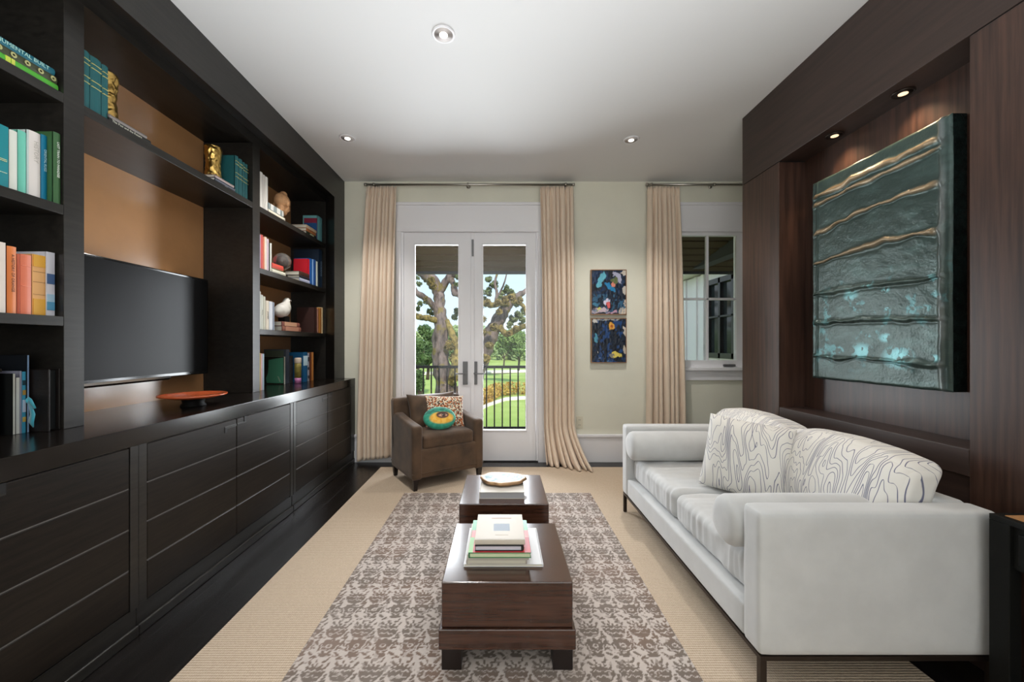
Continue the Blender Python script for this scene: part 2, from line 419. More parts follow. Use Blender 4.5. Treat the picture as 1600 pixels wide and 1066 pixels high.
# ------------------------------------------------------------------ terrace doors
d1 = empty('door_1', (-0.33, WY, 0), kind='structure')
bm = BM()                                         # casing and panel over the doors
for x0, x1 in ((-1.12, DX0), (DX1, 0.46)): box(bm, x0, x1, WY-0.022, WY+0.01, 0, 2.48, 0.003)
box(bm, -1.12, 0.46, WY-0.018, WY+0.0, 2.48, 2.735, 0.002)
box(bm, -1.125, 0.465, WY-0.036, WY, 2.735, 2.765, 0.007)
box(bm, -1.12, 0.46, WY-0.026, WY+0.0, 2.452, 2.482, 0.005)
for x0, x1 in ((DX0, DX0+0.022), (DX1-0.022, DX1)): box(bm, x0, x1, WY-0.0, Yb, 0, DZ)
box(bm, DX0+0.022, DX1-0.022, WY, Yb, DZ-0.012, DZ)
struct('door_casing', bm, M_white, d1)
LY0, LY1 = WY+0.012, WY+0.057
def leaf(x0, x1, gx0, gx1, side):
    bm = BM(); gz0, gz1 = 0.335, 2.325
    box(bm, x0, gx0, LY0, LY1, 0.012, 2.455); box(bm, gx1, x1, LY0, LY1, 0.012, 2.455)
    box(bm, gx0, gx1, LY0, LY1, 0.012, gz0); box(bm, gx0, gx1, LY0, LY1, gz1, 2.455)
    lf = struct('door_leaf', bm, M_white, d1)
    bm = BM(); e = 0.012                                # glazing bead
    for a in ((gx0-e, gx0+0.004, gz0-e, gz1+e), (gx1-0.004, gx1+e, gz0-e, gz1+e), (gx0, gx1, gz0-e, gz0+0.004), (gx0, gx1, gz1-0.004, gz1+e)):
        box(bm, a[0], a[1], LY0-0.006, LY0+0.006, a[2], a[3], 0.003)
    struct('glazing_bead', bm, M_white, lf)
    bm = BM(); box(bm, gx0, gx1, LY0+0.02, LY0+0.026, gz0, gz1); struct('glass_pane', bm, M_glass, lf)
    hx = X_at(727 if side < 0 else 742, LY0)
    bm = BM(); box(bm, hx-0.026, hx+0.026, LY0-0.012, LY0, Z_at(601, LY0), Z_at(565, LY0), 0.002)
    hz = Z_at(583.5, LY0)
    cyl(bm, (hx, LY0-0.01, hz), (hx, LY0-0.055, hz), 0.010)
    box(bm, min(hx, hx+side*0.10), max(hx, hx+side*0.10), LY0-0.062, LY0-0.050, hz-0.008, hz+0.006, 0.003)
    struct('door_handle', bm, M_steel, lf)
    return lf
xm = -0.318
l1 = leaf(-1.040, xm-0.001, X_at(648, LY0), X_at(716.5, LY0), -1)
l2 = leaf(xm+0.001, 0.370, X_at(754.5, LY0), X_at(822, LY0), 1)
bm = BM(); box(bm, xm-0.006, xm+0.032, LY0-0.014, LY0, 0.014, 2.45, 0.004); struct('astragal', bm, M_white, d1)
bm = BM(); box(bm, xm+0.004, xm+0.026, LY0-0.022, LY0-0.014, Z_at(401, LY0), Z_at(375, LY0), 0.002); struct('flush_bolt', bm, M_steel, d1)
bm = BM(); box(bm, DX0, DX1, WY-0.005, Yb+0.03, 0.0, 0.012, 0.003); struct('threshold', bm, M_floor, d1)

# ------------------------------------------------------------------ window
w1 = empty('window_1', (2.22, WY, WZ0), kind='structure')
bm = BM()
box(bm, 1.76, WX0, WY-0.022, WY, 1.03, 2.48, 0.003); box(bm, WX1, 2.69, WY-0.022, WY, 1.03, 2.48, 0.003)
box(bm, 1.76, 2.69, WY-0.018, WY, 2.48, 2.735, 0.002); box(bm, 1.755, 2.695, WY-0.036, WY, 2.735, 2.765, 0.007)
box(bm, 1.76, 2.69, WY-0.028, WY, 2.452, 2.482, 0.005)
struct('window_casing', bm, M_white, w1)
bm = BM(); box(bm, 1.74, 2.71, WY-0.05, WY+0.05, 0.975, 1.01, 0.005); box(bm, 1.77, 2.68, WY-0.02, WY, 0.872, 0.975, 0.003); struct('window_sill', bm, M_white, w1)
gx0, gx1 = 1.895, X_at(1149, WY+0.03); gz0, gz1 = Z_at(563, WY+0.03), Z_at(369, WY+0.03)
bm = BM(); y0, y1 = WY+0.01, WY+0.06
box(bm, WX0, gx0, y0, y1, WZ0, WZ1); box(bm, gx1, WX1, y0, y1, WZ0, WZ1); box(bm, gx0, gx1, y0, y1, WZ0, gz0); box(bm, gx0, gx1, y0, y1, gz1, WZ1)
struct('window_frame', bm, M_white, w1)
bm = BM(); xm2 = X_at(1104.5, WY+0.03); zm = Z_at(467.5, WY+0.03)
box(bm, xm2-0.013, xm2+0.013, y0+0.006, y1-0.01, gz0, gz1, 0.003); box(bm, gx0, gx1, y0+0.006, y1-0.01, zm-0.012, zm+0.012, 0.003)
struct('muntin', bm, M_white, w1)
bm = BM(); box(bm, gx0, gx1, WY+0.036, WY+0.041, gz0, gz1); struct('glass_pane', bm, M_glass, w1)
bm = BM(); cx_ = X_at(1141, WY); cz_ = Z_at(571, WY)
box(bm, cx_-0.075, cx_+0.055, WY-0.012, WY+0.012, cz_-0.014, cz_+0.012, 0.008); cyl(bm, (cx_-0.06, WY-0.02, cz_), (cx_+0.01, WY-0.03, cz_-0.004), 0.008)
struct('window_crank', bm, M_steel, w1)

# ------------------------------------------------------------------ carpet and rug
bm = BM(); box(bm, -1.222, 1.60, -2.5, 4.03, 0.0, 0.010, 0.004)
tag(obj('sisal_carpet', bm, sisal()), 'large tan ribbed sisal carpet laid over the dark floorboards', 'carpet')

def rug():
    x0, x1, y0, y1 = -0.805, 0.742, 0.9, 3.305; st = 0.0042
    nx = int((x1-x0)/st); ny = int((y1-y0)/st)
    X, Y = np.meshgrid(np.linspace(x0, x1, nx), np.linspace(y0, y1, ny), indexing='ij')
    TW, TH = 0.109, 0.222
    wob = (fbm(X*14, Y*14, 3)-0.5)*0.012; wob2 = (fbm(X*14, Y*14, 9)-0.5)*0.012
    Xs, Ys = X+wob, Y+wob2
    row = np.floor(Ys/TH); u = ((Xs+row*0.055*0)/TW) % 1.0*TW-TW/2; v = (Ys % TH)
    D = np.zeros_like(X)
    def ell(cx, cy, rx, ry, a=0.0):
        ca, sa = math.cos(a), math.sin(a); r = np.full_like(X, 9.0)
        for dx in (-TW, 0, TW):
            for dy in (-TH, 0, TH):
                p, q = u-cx-dx, v-cy-dy; r = np.minimum(r, np.hypot((p*ca+q*sa)/rx, (-p*sa+q*ca)/ry))
        return r
    # palmette fan
    cy = 0.160; r = ell(0.0, cy, 0.045, 0.036); ang = np.arctan2(v-cy, u)
    fan = (r < 1+0.13*np.sign(np.sin(ang*13))*np.clip(v-cy+0.01, 0, 1)*30) | (ell(0, cy-0.022, 0.034, 0.020) < 1)
    D = np.maximum(D, fan)
    zig = np.abs(((u/0.024) % 1)-0.5)*0.016
    D[(np.abs(v-(cy+0.006+zig)) < 0.0026) & (np.abs(u) < 0.036)] = 0
    D[(np.abs(v-(cy-0.016+zig-np.abs(u)*0.25)) < 0.0024) & (np.abs(u) < 0.030)] = 0
    # round bloom
    cy = 0.074; cx = 0.006; a2 = np.arctan2(v-cy, u-cx); r = np.hypot(u-cx, (v-cy)*1.12)
    bloom = r < 0.043*(1+0.10*np.sin(a2*9)); D = np.maximum(D, bloom)
    D[(np.abs(r-0.010) < 0.0028)] = 0
    D[(np.abs(r-0.033*(1+0.08*np.sin(a2*7))) < 0.0026) & (v < cy+0.008)] = 0
    D = np.maximum(D, ell(0.006, 0.024, 0.026, 0.011) < 1)
    # leaves, sprigs
    rs = random.Random(4)
    for (cx, cy, rx, ry, a) in [(0.050, 0.095, 0.016, 0.006, 1.0), (0.045, 0.118, 0.013, 0.005, 0.3), (-0.050, 0.085, 0.014, 0.005, -0.9), (0.052, 0.030, 0.016, 0.006, -0.6),
                                (-0.040, 0.012, 0.014, 0.005, 0.7), (0.042, 0.200, 0.012, 0.005, 1.2), (-0.034, 0.204, 0.013, 0.006, -1.0), (0.02, 0.212, 0.010, 0.006, 0.4), (0.050, 0.135, 0.010, 0.006, 0.9),
                                (0.053, 0.062, 0.009, 0.005, 0), (-0.053, 0.120, 0.010, 0.007, 1.4), (0.054, 0.150, 0.008, 0.005, 0.5), (0.030, 0.003, 0.012, 0.004, 1.3), (-0.012, 0.212, 0.004, 0.012, 0.2), (-0.03, 0.010, 0.010, 0.005, 0.2)]:
        D = np.maximum(D, ell(cx, cy, rx, ry, a) < 1)
    fl = fbm(X*60, Y*60, 21, 2); D = np.where((fl > 0.70) & (D < .5), 0.6, D); D = np.where((fl < 0.27) & (D > .5), 0.35, D)
    wear = 0.78+0.5*fbm(X*3.0, Y*2.2, 5); D = np.clip(D*wear, 0, 1)
    lite, dark = col3(192, 180, 172), col3(110, 97, 87); dark2 = col3(116, 94, 80)
    hue = np.clip((fbm(X*5, Y*5, 30)-0.4)*4, 0, 1)[..., None]
    dk = dark*(1-hue)+dark2*hue
    C = lite*(1-D[..., None])+dk*D[..., None]
    C = C*(0.93+0.14*fbm(X*90, Y*90, 11, 2))[..., None]
    Z = np.full_like(X, 0.0165)-D*0.001
    P = np.stack([X, Y, Z], -1)
    me = grid_mesh('patterned_rug', P, C)
    o = obj('patterned_rug', me, vcol_mat('damask_pile', 0.9, sheen=0.2))
    bm = bmesh.new(); bm.from_mesh(me)
    be = [e for e in bm.edges if e.is_boundary]
    r = bmesh.ops.extrude_edge_only(bm, edges=be)
    for v in r['geom']:
        if isinstance(v, bmesh.types.BMVert): v.co.z = 0.0101
    bm.to_mesh(me); bm.free()
    tag(o, 'taupe and ivory damask patterned rug lying on the tan carpet under the coffee tables', 'rug')
rug()

# ------------------------------------------------------------------ downlights
def downlight(x, y, z, r, dark, label, power, col=(1, 0.96, 0.91), group=None):
    t = empty('recessed_downlight', (x, y, z), label, 'ceiling light', group)
    mt = M_bronze if dark else M_white
    bm = BM(); lathe(bm, (x, y, z), [(r, 0.0), (r, -0.006), (r*0.93, -0.009), (r*0.80, -0.006), (r*0.72, -0.001), (r*0.72, 0.0)], 40); obj('trim_ring', bm, mt, t, True)
    bm = BM(); rr = r*0.80
    lathe(bm, (x, y, z), [(rr, -0.0062), (rr*0.70, -0.0056), (rr*0.45, -0.0046), (rr*0.44, -0.0040)], 32); obj('reflector', bm, M_refl if not dark else M_bronze, t, True)
    bm = BM(); cyl(bm, (x, y, z-0.0040), (x, y, z-0.0085), rr*(0.44 if not dark else 0.52), seg=24); obj('lamp_lens', bm, M_lampw if dark else M_lamp, t)
    light('downlight_beam', 'SPOT', (x, y, z-0.03), power, col, parent=t, spot_size=math.radians(110), spot_blend=0.8, shadow_soft_size=0.04)
    return t
g = 'downlights recessed in the white ceiling'
downlight(-0.323, 2.225, CH, 0.065, False, 'large round white downlight nearest the camera in the ceiling', 24, group=g)
downlight(-1.294, 3.342, CH, 0.065, False, 'small round ceiling downlight above the left bookcase and left curtain', 62, group=g)
downlight(1.105, 3.37, CH, 0.065, False, 'small round ceiling downlight to the right, above the two small paintings', 62, group=g)
g = 'amber downlights in the niche soffit'
for x, y, lb in ((1.95, 2.32, 'dark-rimmed amber downlight in the niche soffit, the one farther from the camera'), (1.955, 1.93, 'dark-rimmed amber downlight in the niche soffit, the one nearer the camera')):
    downlight(x, y, NT, 0.045, True, lb, 7, (1.0, 0.72, 0.45), g)
M_inlay = pm('grey_inlay', (0.16, 0.15, 0.145, 1), 0.4, spec=0.4)
# ------------------------------------------------------------------ left wall: cabinets, worktop, bookcase
XF = -1.558; ZC = 0.895; XI = -1.835; XB = -2.20
STL = [(-0.42, -0.34), (0.60-0.02, 0.66), (1.665, 1.747), (2.932, 3.019)]
def cabinet(y0, y1, label):
    """two doors between stiles; y0..y1 is the door opening, stile beyond y0"""
    c = empty('base_cabinet', ((XF+XB)/2, (y0+y1)/2, 0), label, 'cabinet', 'base cabinets under the long dark worktop')
    bm = BM(); s0 = y0-0.0405; s1 = y1+0.0405 if y1 < 4 else WY-0.004
    box(bm, XB-0.08, XF-0.022, s0, s1, 0.125, ZC-0.078); obj('carcass', bm, M_espresso, c)
    for (a, b) in ((s0, y0-0.002), (y1+0.002, s1)):
        bm = BM(); box(bm, XF-0.021, XF, a, b, 0.125, ZC-0.0765, 0.001); obj('face_stile', bm, M_espresso, c)
    bm = BM(); box(bm, XB-0.08, XF-0.012, s0, s1, 0.0, 0.122, 0.002); box(bm, XF-0.012, XF+0.002, s0, s1, 0.0, 0.045, 0.005); obj('plinth', bm, M_espresso, c)
    ym = (y0+y1)/2; zt = ZC-0.0785; zb = 0.130; ph = (zt-zb)/4
    for k, (a, b) in enumerate(((y0, ym-0.0015), (ym+0.0015, y1))):
        bm = BM(); box(bm, XF-0.020, XF-0.011, a, b, zb, zt)
        for i in range(4):
            box(bm, XF-0.014, XF-0.001, a, b, zb+i*ph+0.0015, zb+(i+1)*ph-0.0015, 0.0035, 1)
        d = obj('door', bm, M_espresso_door, c)
        for i in (1, 2, 3):
            bm = BM(); box(bm, XF-0.012, XF-0.0035, a+0.001, b-0.001, zb+i*ph-0.0022, zb+i*ph+0.0016); obj('inlay_strip', bm, M_inlay, d)
        bm = BM(); h0, h1 = (ym-0.102, ym-0.004) if k == 0 else (ym+0.004, ym+0.085)
        za, zb2 = (0.752, 0.778) if k == 0 else (0.784, 0.8165)
        box(bm, XF-0.003, XF+0.0015, h0, h1, 0.772 if k == 0 else 0.778, 0.786, 0.001)
        pu = obj('finger_pull', bm, M_espresso, d)
        bm = BM(); hy = h0 if k == 0 else h1-0.018
        box(bm, XF-0.004, XF+0.0018, hy, hy+0.018, za, zb2); obj('pull_notch', bm, M_black, d)
cabinet(0.66, 1.665, 'dark slatted two-door cabinet nearest the camera, below the black boxes on the worktop')
cabinet(1.747, 2.932, 'dark slatted two-door cabinet in the middle, below the television and orange dish')
cabinet(3.019, 4.11, 'dark slatted two-door cabinet at the far end beside the left curtain')
bm = BM(); box(bm, XB-0.08, XF, 0.3, WY-0.001, ZC-0.0755, ZC, 0.002)
tag(obj('worktop', bm, M_espresso_top), 'long glossy dark wood worktop running over the base cabinets to the far wall', 'worktop')

bc = empty('bookcase', (XI, 2.4, ZC), 'tall built-in dark wood bookcase with open shelves above the worktop', 'bookcase')
y0b = 0.3
bm = BM()     # header, splayed soffit
def prism(bm, prof, axis, a, b):
    """profile (two coords) extruded along axis 'y' or 'z'"""
    f = (lambda p, t: (p[0], t, p[1])) if axis == 'y' else (lambda p, t: (p[0], p[1], t))
    A = [bm.verts.new(f(p, a)) for p in prof]; B = [bm.verts.new(f(p, b)) for p in prof]; n = len(prof)
    for i in range(n): bm.faces.new((A[i], A[(i+1) % n], B[(i+1) % n], B[i]))
    bm.faces.new(A[::-1]); bm.faces.new(B)
prism(bm, [(-1.672, 2.737), (-1.672, CH-0.001), (-1.86, CH-0.001), (-1.86, 2.83), (XI, 2.815)], 'y', y0b, WY-0.001)
obj('header', bm, M_espresso, bc)
bm = BM(); box(bm, -1.862, XI, y0b, 4.15, 2.745, 2.83); obj('top_rail', bm, M_espresso, bc)
bm = BM(); prism(bm, [(-1.6722, 3.98), (-1.6722, WY-0.0015), (XI-0.03, WY-0.0015), (XI-0.03, 4.15), (XI, 4.15)], 'z', ZC, 2.84)
obj('end_stile', bm, M_espresso, bc)
for a, b in ((1.665, 1.747), (2.932, 3.019)):
    bm = BM(); box(bm, XB+0.001, XI, a, b, ZC, 2.745, 0.0015); obj('upright', bm, M_espresso, bc)
bm = BM(); box(bm, XB, XI-0.03, 4.15, 4.2, ZC, 2.78); obj('side_panel', bm, M_espresso, bc)
bm = BM(); box(bm, XB, -1.862, y0b, 4.15, 2.752, 2.80); obj('top_panel', bm, M_espresso, bc)
for (a, b, m) in ((1.747, 2.932, M_tan), (3.019, 4.15, M_tan), (y0b, 1.665, M_espresso)):
    bm = BM(); box(bm, XB-0.04, XB, a, b, ZC, 2.752); o = obj('back_panel', bm, m, bc)
    if m is M_tan: o['label'] = 'tan lacquered back panel'
SH = {'A': 2.305, 'B': 1.836, 'C': 1.369}
for z in SH.values():
    bm = BM(); box(bm, XB, XI-0.0005, y0b, 1.665, z-0.040, z, 0.0015); obj('shelf', bm, M_espresso, bc)
    bm = BM(); box(bm, XB, XI-0.0005, 3.019, 4.15, z-0.040, z, 0.0015); obj('shelf', bm, M_espresso, bc)
bm = BM(); box(bm, XB, XI-0.0005, 1.747, 2.932, SH['A']-0.042, SH['A'], 0.0015); obj('shelf', bm, M_espresso, bc)

# ------------------------------------------------------------------ television
tvx = -2.08; ty0, ty1 = 1.80, Y_left(325.5, tvx)
tz1, tz0 = Z_at(437.5, ty1), Z_at(583.5, ty1)
tv = empty('television', (tvx, (ty0+ty1)/2, tz0), 'flat black television mounted in the middle bay over the orange dish', 'television')
bm = BM(); box(bm, tvx-0.035, tvx, ty0, ty1, tz0, tz1, 0.006); obj('housing', bm, M_tvf, tv)
bm = BM(); box(bm, tvx-0.002, tvx+0.0008, ty0+0.012, ty1-0.010, tz0+0.022, tz1-0.014); obj('screen', bm, M_tv, tv)
bm = BM(); ym_ = (ty0+ty1)/2
prism(bm, [(tvx-0.03, tz0+0.001), (tvx+0.004, tz0+0.008), (tvx+0.012, tz0-0.004), (tvx-0.005, tz0-0.016)], 'y', ty0+0.08, ty1-0.33); obj('silver_chin', bm, M_chrome, tv)
bm = BM(); box(bm, XB+0.001, tvx-0.035, ym_-0.12, ym_+0.12, 1.25, 1.50); obj('wall_bracket', bm, M_black, tv)

# ------------------------------------------------------------------ orange footed dish
M_orange = pm('orange_enamel', S(196, 92, 52), 0.25, coat=0.4, var=0.12, vscale=14)
dy = Y_left(302, -1.79)
dish = empty('footed_dish', (-1.79, dy, ZC), 'shallow round orange dish on a dark foot below the television', 'dish')
zt = 1.25-77*dy/F
bm = BM(); R_ = 0.165
lathe(bm, (-1.79, dy, 0), [(0.0, zt-0.014), (R_*0.6, zt-0.012), (R_*0.95, zt-0.001), (R_, zt+0.001), (R_*1.0, zt-0.006), (R_*0.6, zt-0.022), (0.04, zt-0.026), (0.0, zt-0.026)], 56)
obj('bowl', bm, M_orange, dish, True)
bm = BM(); lathe(bm, (-1.79, dy, 0), [(0.062, ZC+0.0003), (0.062, ZC+0.006), (0.052, ZC+0.02), (0.058, zt-0.022), (0.0, zt-0.022)], 32); obj('foot', bm, M_iron, dish, True)

# ------------------------------------------------------------------ books
_bk = {}
def cover_mesh(t, h, d, rnd):
    """case: spine at x=0, boards to x=-d, thickness along y, height along z"""
    bm = BM(); c = min(0.003, t*0.16)
    box(bm, -d, -0.004, 0, c, 0, h, 0.0006, 1); box(bm, -d, -0.004, t-c, t, 0, h, 0.0006, 1)
    n = 6; A = []; 
    for k in range(n+1):
        y = t*k/n; b = rnd*math.sin(PI*k/n)
        A.append((b-rnd*0.6-0.001, y))
    prof = A+[(-0.006-rnd*0.6, t), (-0.006-rnd*0.6, 0)]
    V0 = [bm.verts.new((p[0], p[1], 0.0)) for p in prof]; V1 = [bm.verts.new((p[0], p[1], h)) for p in prof]; m = len(prof)
    for i in range(m): bm.faces.new((V0[i], V0[(i+1) % m], V1[(i+1) % m], V1[i]))
    bm.faces.new(V0[::-1]); bm.faces.new(V1)
    return bm
def book(t, h, d, col, loc, R, label, group=None, rnd=0.004, pages=None, title=None, tcol=None, tsize=None, bands=None, rough=0.5, front=None, cat='book', tpos=0.5, flat=False):
    e = empty('book', loc, label, cat, group)
    e.rotation_euler = R.to_euler() if R is not None else (0, 0, 0)
    key = 'cloth_%02x%02x%02x' % tuple(int(v) for v in col)
    mat = col if not isinstance(col, tuple) else pm(key, S(*col), rough)
    obj('cover', cover_mesh(t, h, d, rnd), mat, e, local=True)
    c = min(0.003, t*0.16); bm = BM(); box(bm, -d+0.004, -0.0065-rnd*0.6, c+0.0001, t-c-0.0001, 0.003, h-0.003)
    obj('pages', bm, pages or M_pages, e, local=True)
    if bands:
        for (z0, z1, bc_) in bands:
            bm = BM(); box(bm, -0.004, rnd*0.42+0.0002, t*0.06, t*0.94, z0*h, z1*h); obj('spine_band', bm, pm('cloth_%02x%02x%02x' % bc_, S(*bc_), 0.5), e, local=True)
    if title:
        ts = tsize or t*0.55
        s_ = -1 if flat else 1
        M = axes(Vector((0, 0, -s_)), Vector((0, s_, 0)), Vector((1, 0, 0)), (rnd*0.45+0.0006, t/2, h*tpos))
        text_mesh(title, ts, pm('ink_%02x%02x%02x' % tcol, S(*tcol), 0.5), e, M, name='spine_title')
    if front:      # picture on the board that faces the camera (y = 0)
        for nm, (a, b, z0, z1), fc in front:
            bm = BM(); box(bm, -d+a*d, -d+b*d, -0.0006, 0.0004, z0*h, z1*h); obj(nm, bm, pm('cloth_%02x%02x%02x' % fc, S(*fc), 0.5), e, local=True)
    return e

def bstand(x0, x1, ytop, zb, col, label, xs=-1.86, d=0.15, lean=0.0, **kw):
    """upright on a shelf, spine to the room; px extents converted to real metres on the spine plane"""
    ya, yb = Y_left(x0, xs), Y_left(x1, xs); h = Z_at(ytop, yb)-zb
    R = Matrix.Rotation(lean, 3, 'X') if lean else None
    return book(max(yb-ya-0.0008, 0.004), h, d, col, (xs, ya, zb+0.0005+(math.sin(abs(lean))*(yb-ya) if lean > 0 else 0)), R, label, **kw)
RX = Matrix.Rotation(-PI/2, 3, 'X')
def bflat(x0, x1, zb, t, col, label, xs=-1.853, d=0.15, **kw):
    ya, yb = Y_left(x0, xs), Y_left(x1, xs)
    return book(t-0.0006, yb-ya, d, col, (xs, ya, zb+t), RX, label, flat=True, **kw)

A_, B_, C_ = SH['A'], SH['B'], SH['C']
g = 'books lying on the top left shelf'
bflat(-60, 91, A_, 0.031, (84, 176, 58), 'bright green book lying at the bottom of the top left shelf stack', group=g, d=0.20,
      bands=[(0.405, 0.455, (200, 214, 80)), (0.465, 0.50, (206, 210, 88))])
e = bflat(-60, 89.5, A_+0.031, 0.031, (62, 66, 44), 'olive patterned book in the middle of the top left shelf stack', group=g, d=0.19)
bmk = BM()
for k in range(7):
    zc = 0.30*0+0.36+k*0.028*2.0
    if zc > 0.62: break
for k in range(6):
    z = (0.12+0.15*k)
    bmk2 = BM(); hh = Y_left(90, -1.86)-Y_left(-60, -1.86)
    lathe(bmk2, (0, 0, 0), [(0.004, 0), (0.004, 0.0004), (0.010, 0.0004), (0.010, 0)], 16)
    Mx = axes(Vector((0, 0, -1)), Vector((0, 1, 0)), Vector((1, 0, 0)), (0.0022, 0.0155, z*hh+0.02))
    for v in bmk2.verts: v.co = Mx @ v.co
    obj('spine_motif', bmk2, pm('ink_olive', S(178, 176, 120), 0.5), e, local=True)
bmk.free()
bflat(-60, 86, A_+0.062, 0.027, (18, 98, 116), 'teal book with pale lettering on top of the top left shelf stack', group=g, d=0.18,
      title='MONUMENTAL BUILT', tcol=(170, 214, 205), tsize=0.021, tpos=0.56)

g = 'upright books on the second left shelf'
bstand(-60, 15, 200, B_, (0, 132, 142), 'wide teal book titled The Crusades on the second left shelf', group=g, d=0.17, title='THE CRUSADES', tcol=(225, 240, 236), tsize=0.026, tpos=0.72,
       bands=[(0.43, 0.438, (214, 220, 170)), (0.455, 0.463, (214, 220, 170)), (0.245, 0.253, (214, 226, 200))])
bstand(15.5, 28.5, 207.5, B_, (222, 224, 214), 'slim ivory book between the Crusades book and the mint book', xs=-1.863, group=g)
bstand(29, 42.5, 208.5, B_, (112, 200, 178), 'plain mint green book on the second left shelf', xs=-1.868, group=g)
bstand(43, 46, 203.5, B_, (196, 208, 206), 'thin pale grey book right of the mint book', xs=-1.868, group=g)
bstand(46.5, 64.5, 211, B_, (226, 219, 214), 'thick white book left of the narrow bright blue one', xs=-1.864, group=g, title='HISTORY', tcol=(190, 184, 176), tpos=0.7)
bstand(65, 75, 214, B_, (0, 120, 156), 'narrow bright blue book beside the dark green one', xs=-1.868, d=0.13, group=g, title='ORIENTAL RUGS', tcol=(190, 224, 232), tsize=0.012, tpos=0.62)
bstand(84.5, 96, 211, B_, (62, 102, 62), 'dark green book titled Last Train to Paradise at the shelf end', xs=-1.843, d=0.18, group=g, title='LAST TRAIN TO PARADISE', tcol=(226, 232, 222), tsize=0.0125, tpos=0.62)

g = 'upright books on the third left shelf'
bstand(-60, 10.5, 380, C_, (232, 218, 206), 'wide cream book at the left of the orange ones', group=g, d=0.18)
bstand(12, 27, 387, C_, (236, 136, 74), 'tall orange book with a dark line of lettering on its spine', xs=-1.863, group=g, title='A HISTORY OF ORANGE', tcol=(110, 62, 40), tsize=0.013, tpos=0.6)
bstand(27.5, 32.5, 398, C_, (206, 98, 66), 'thin brick red book squeezed beside the tall orange one', xs=-1.866, group=g)
bstand(33, 50.5, 400, C_, (236, 132, 100), 'salmon pink book left of the yellow patterned one', xs=-1.864, group=g, bands=[(0.81, 0.815, (250, 170, 140)), (0.47, 0.475, (250, 170, 140))])
bstand(51, 72.5, 401, C_, (234, 178, 112), 'wide book with yellow dotted bands and peach centre', xs=-1.866, group=g, rnd=0.001,
       bands=[(0.80, 0.995, (226, 166, 46)), (0.005, 0.27, (226, 166, 46)), (0.715, 0.72, (140, 84, 40)), (0.545, 0.55, (140, 84, 40)), (0.34, 0.343, (140, 84, 40))])
bstand(73, 86.5, 396, C_, (222, 222, 232), 'white book with blue shapes at the right of the third left shelf', xs=-1.862, d=0.19, group=g, rnd=0.001, pages=pm('tan_pages', S(196, 172, 130), 0.8),
       bands=[(0.50, 0.66, (74, 104, 150)), (0.09, 0.22, (90, 160, 200)), (0.22, 0.34, (176, 212, 236))])

g = 'things standing at the near end of the worktop'
xs = -1.92
bstand(20.5, 24, 584, ZC, (16, 18, 18), 'leftmost of the thin pale-edged booklets beside the black album', xs=xs, d=0.12, group=g, rnd=0.0005, bands=[(0.003, 0.997, (205, 204, 196))])
bstand(25, 31, 590, ZC, (16, 18, 18), 'thicker white-edged booklet second from the left beside the black album', xs=xs, d=0.12, group=g, rnd=0.0005, bands=[(0.003, 0.997, (214, 214, 208))])
bstand(31.5, 34.8, 580, ZC, (150, 150, 170), 'thin grey-lilac booklet between the white booklet and the blue one', xs=xs, d=0.12, group=g, rnd=0.0005, lean=0)
bstand(35.3, 41, 581, ZC, (66, 158, 190), 'blue booklet with yellow and dark marks on its spine', xs=xs, d=0.12, group=g, rnd=0.0005,
       bands=[(0.78, 0.86, (30, 60, 70)), (0.62, 0.70, (190, 150, 70)), (0.34, 0.54, (200, 212, 230)), (0.18, 0.26, (214, 180, 90))])
tb = bstand(43.0, 45.6, 555, ZC, (14, 20, 28), 'tallest thin slate blue booklet with a turquoise ribbon bow', xs=-1.915, d=0.14, group=g, rnd=0.0005, lean=0, bands=[(0.003, 0.997, (138, 168, 204))])
# ribbon bow tied to the tall booklet
bm = BM(); yb_ = 1.606
def ribbon(bm, pts, w, th=0.0012):
    P = [Vector(p) for p in pts]; L = []
    for i, p in enumerate(P):
        d_ = (P[min(i+1, len(P)-1)]-P[max(i-1, 0)]).normalized(); s = d_.cross(Vector((0.15, 1, 0))).normalized()*(w[i]/2)
        L.append([bm.verts.new(p+s+Vector((0, o_, 0))) for o_ in (0, th)]+[bm.verts.new(p-s+Vector((0, o_, 0))) for o_ in (th, 0)])
    for a, b in zip(L, L[1:]):
        for k in range(4): bm.faces.new((a[k], a[(k+1) % 4], b[(k+1) % 4], b[k]))
    bm.faces.new(L[0]); bm.faces.new(L[-1][::-1])
rx, rzc = -1.905, Z_at(626, yb_)
ribbon(bm, [(rx-0.012, yb_, rzc+0.004), (rx, yb_-0.010, rzc+0.008), (rx+0.016, yb_-0.014, rzc-0.002), (rx+0.028, yb_-0.010, rzc-0.032)], [0.014, 0.020, 0.022, 0.016])
ribbon(bm, [(rx-0.010, yb_, rzc), (rx+0.006, yb_-0.006, rzc-0.020), (rx+0.018, yb_-0.008, rzc-0.055), (rx+0.008, yb_-0.006, rzc-0.085), (rx+0.016, yb_-0.004, rzc-0.108)], [0.012, 0.018, 0.026, 0.030, 0.004])
ball(bm, (rx-0.002, yb_-0.004, rzc), 0.011, 0.009, 0.012, 2)
o = obj('ribbon_bow', bm, pm('turquoise_satin', S(70, 178, 200), 0.35, sheen=0.4), None, True)
o.data.transform(Matrix.Translation(-Vector(tb.location))); o.data.transform(tb.rotation_euler.to_matrix().inverted().to_4x4()); o.parent = tb
o['label'] = 'turquoise satin ribbon bow'
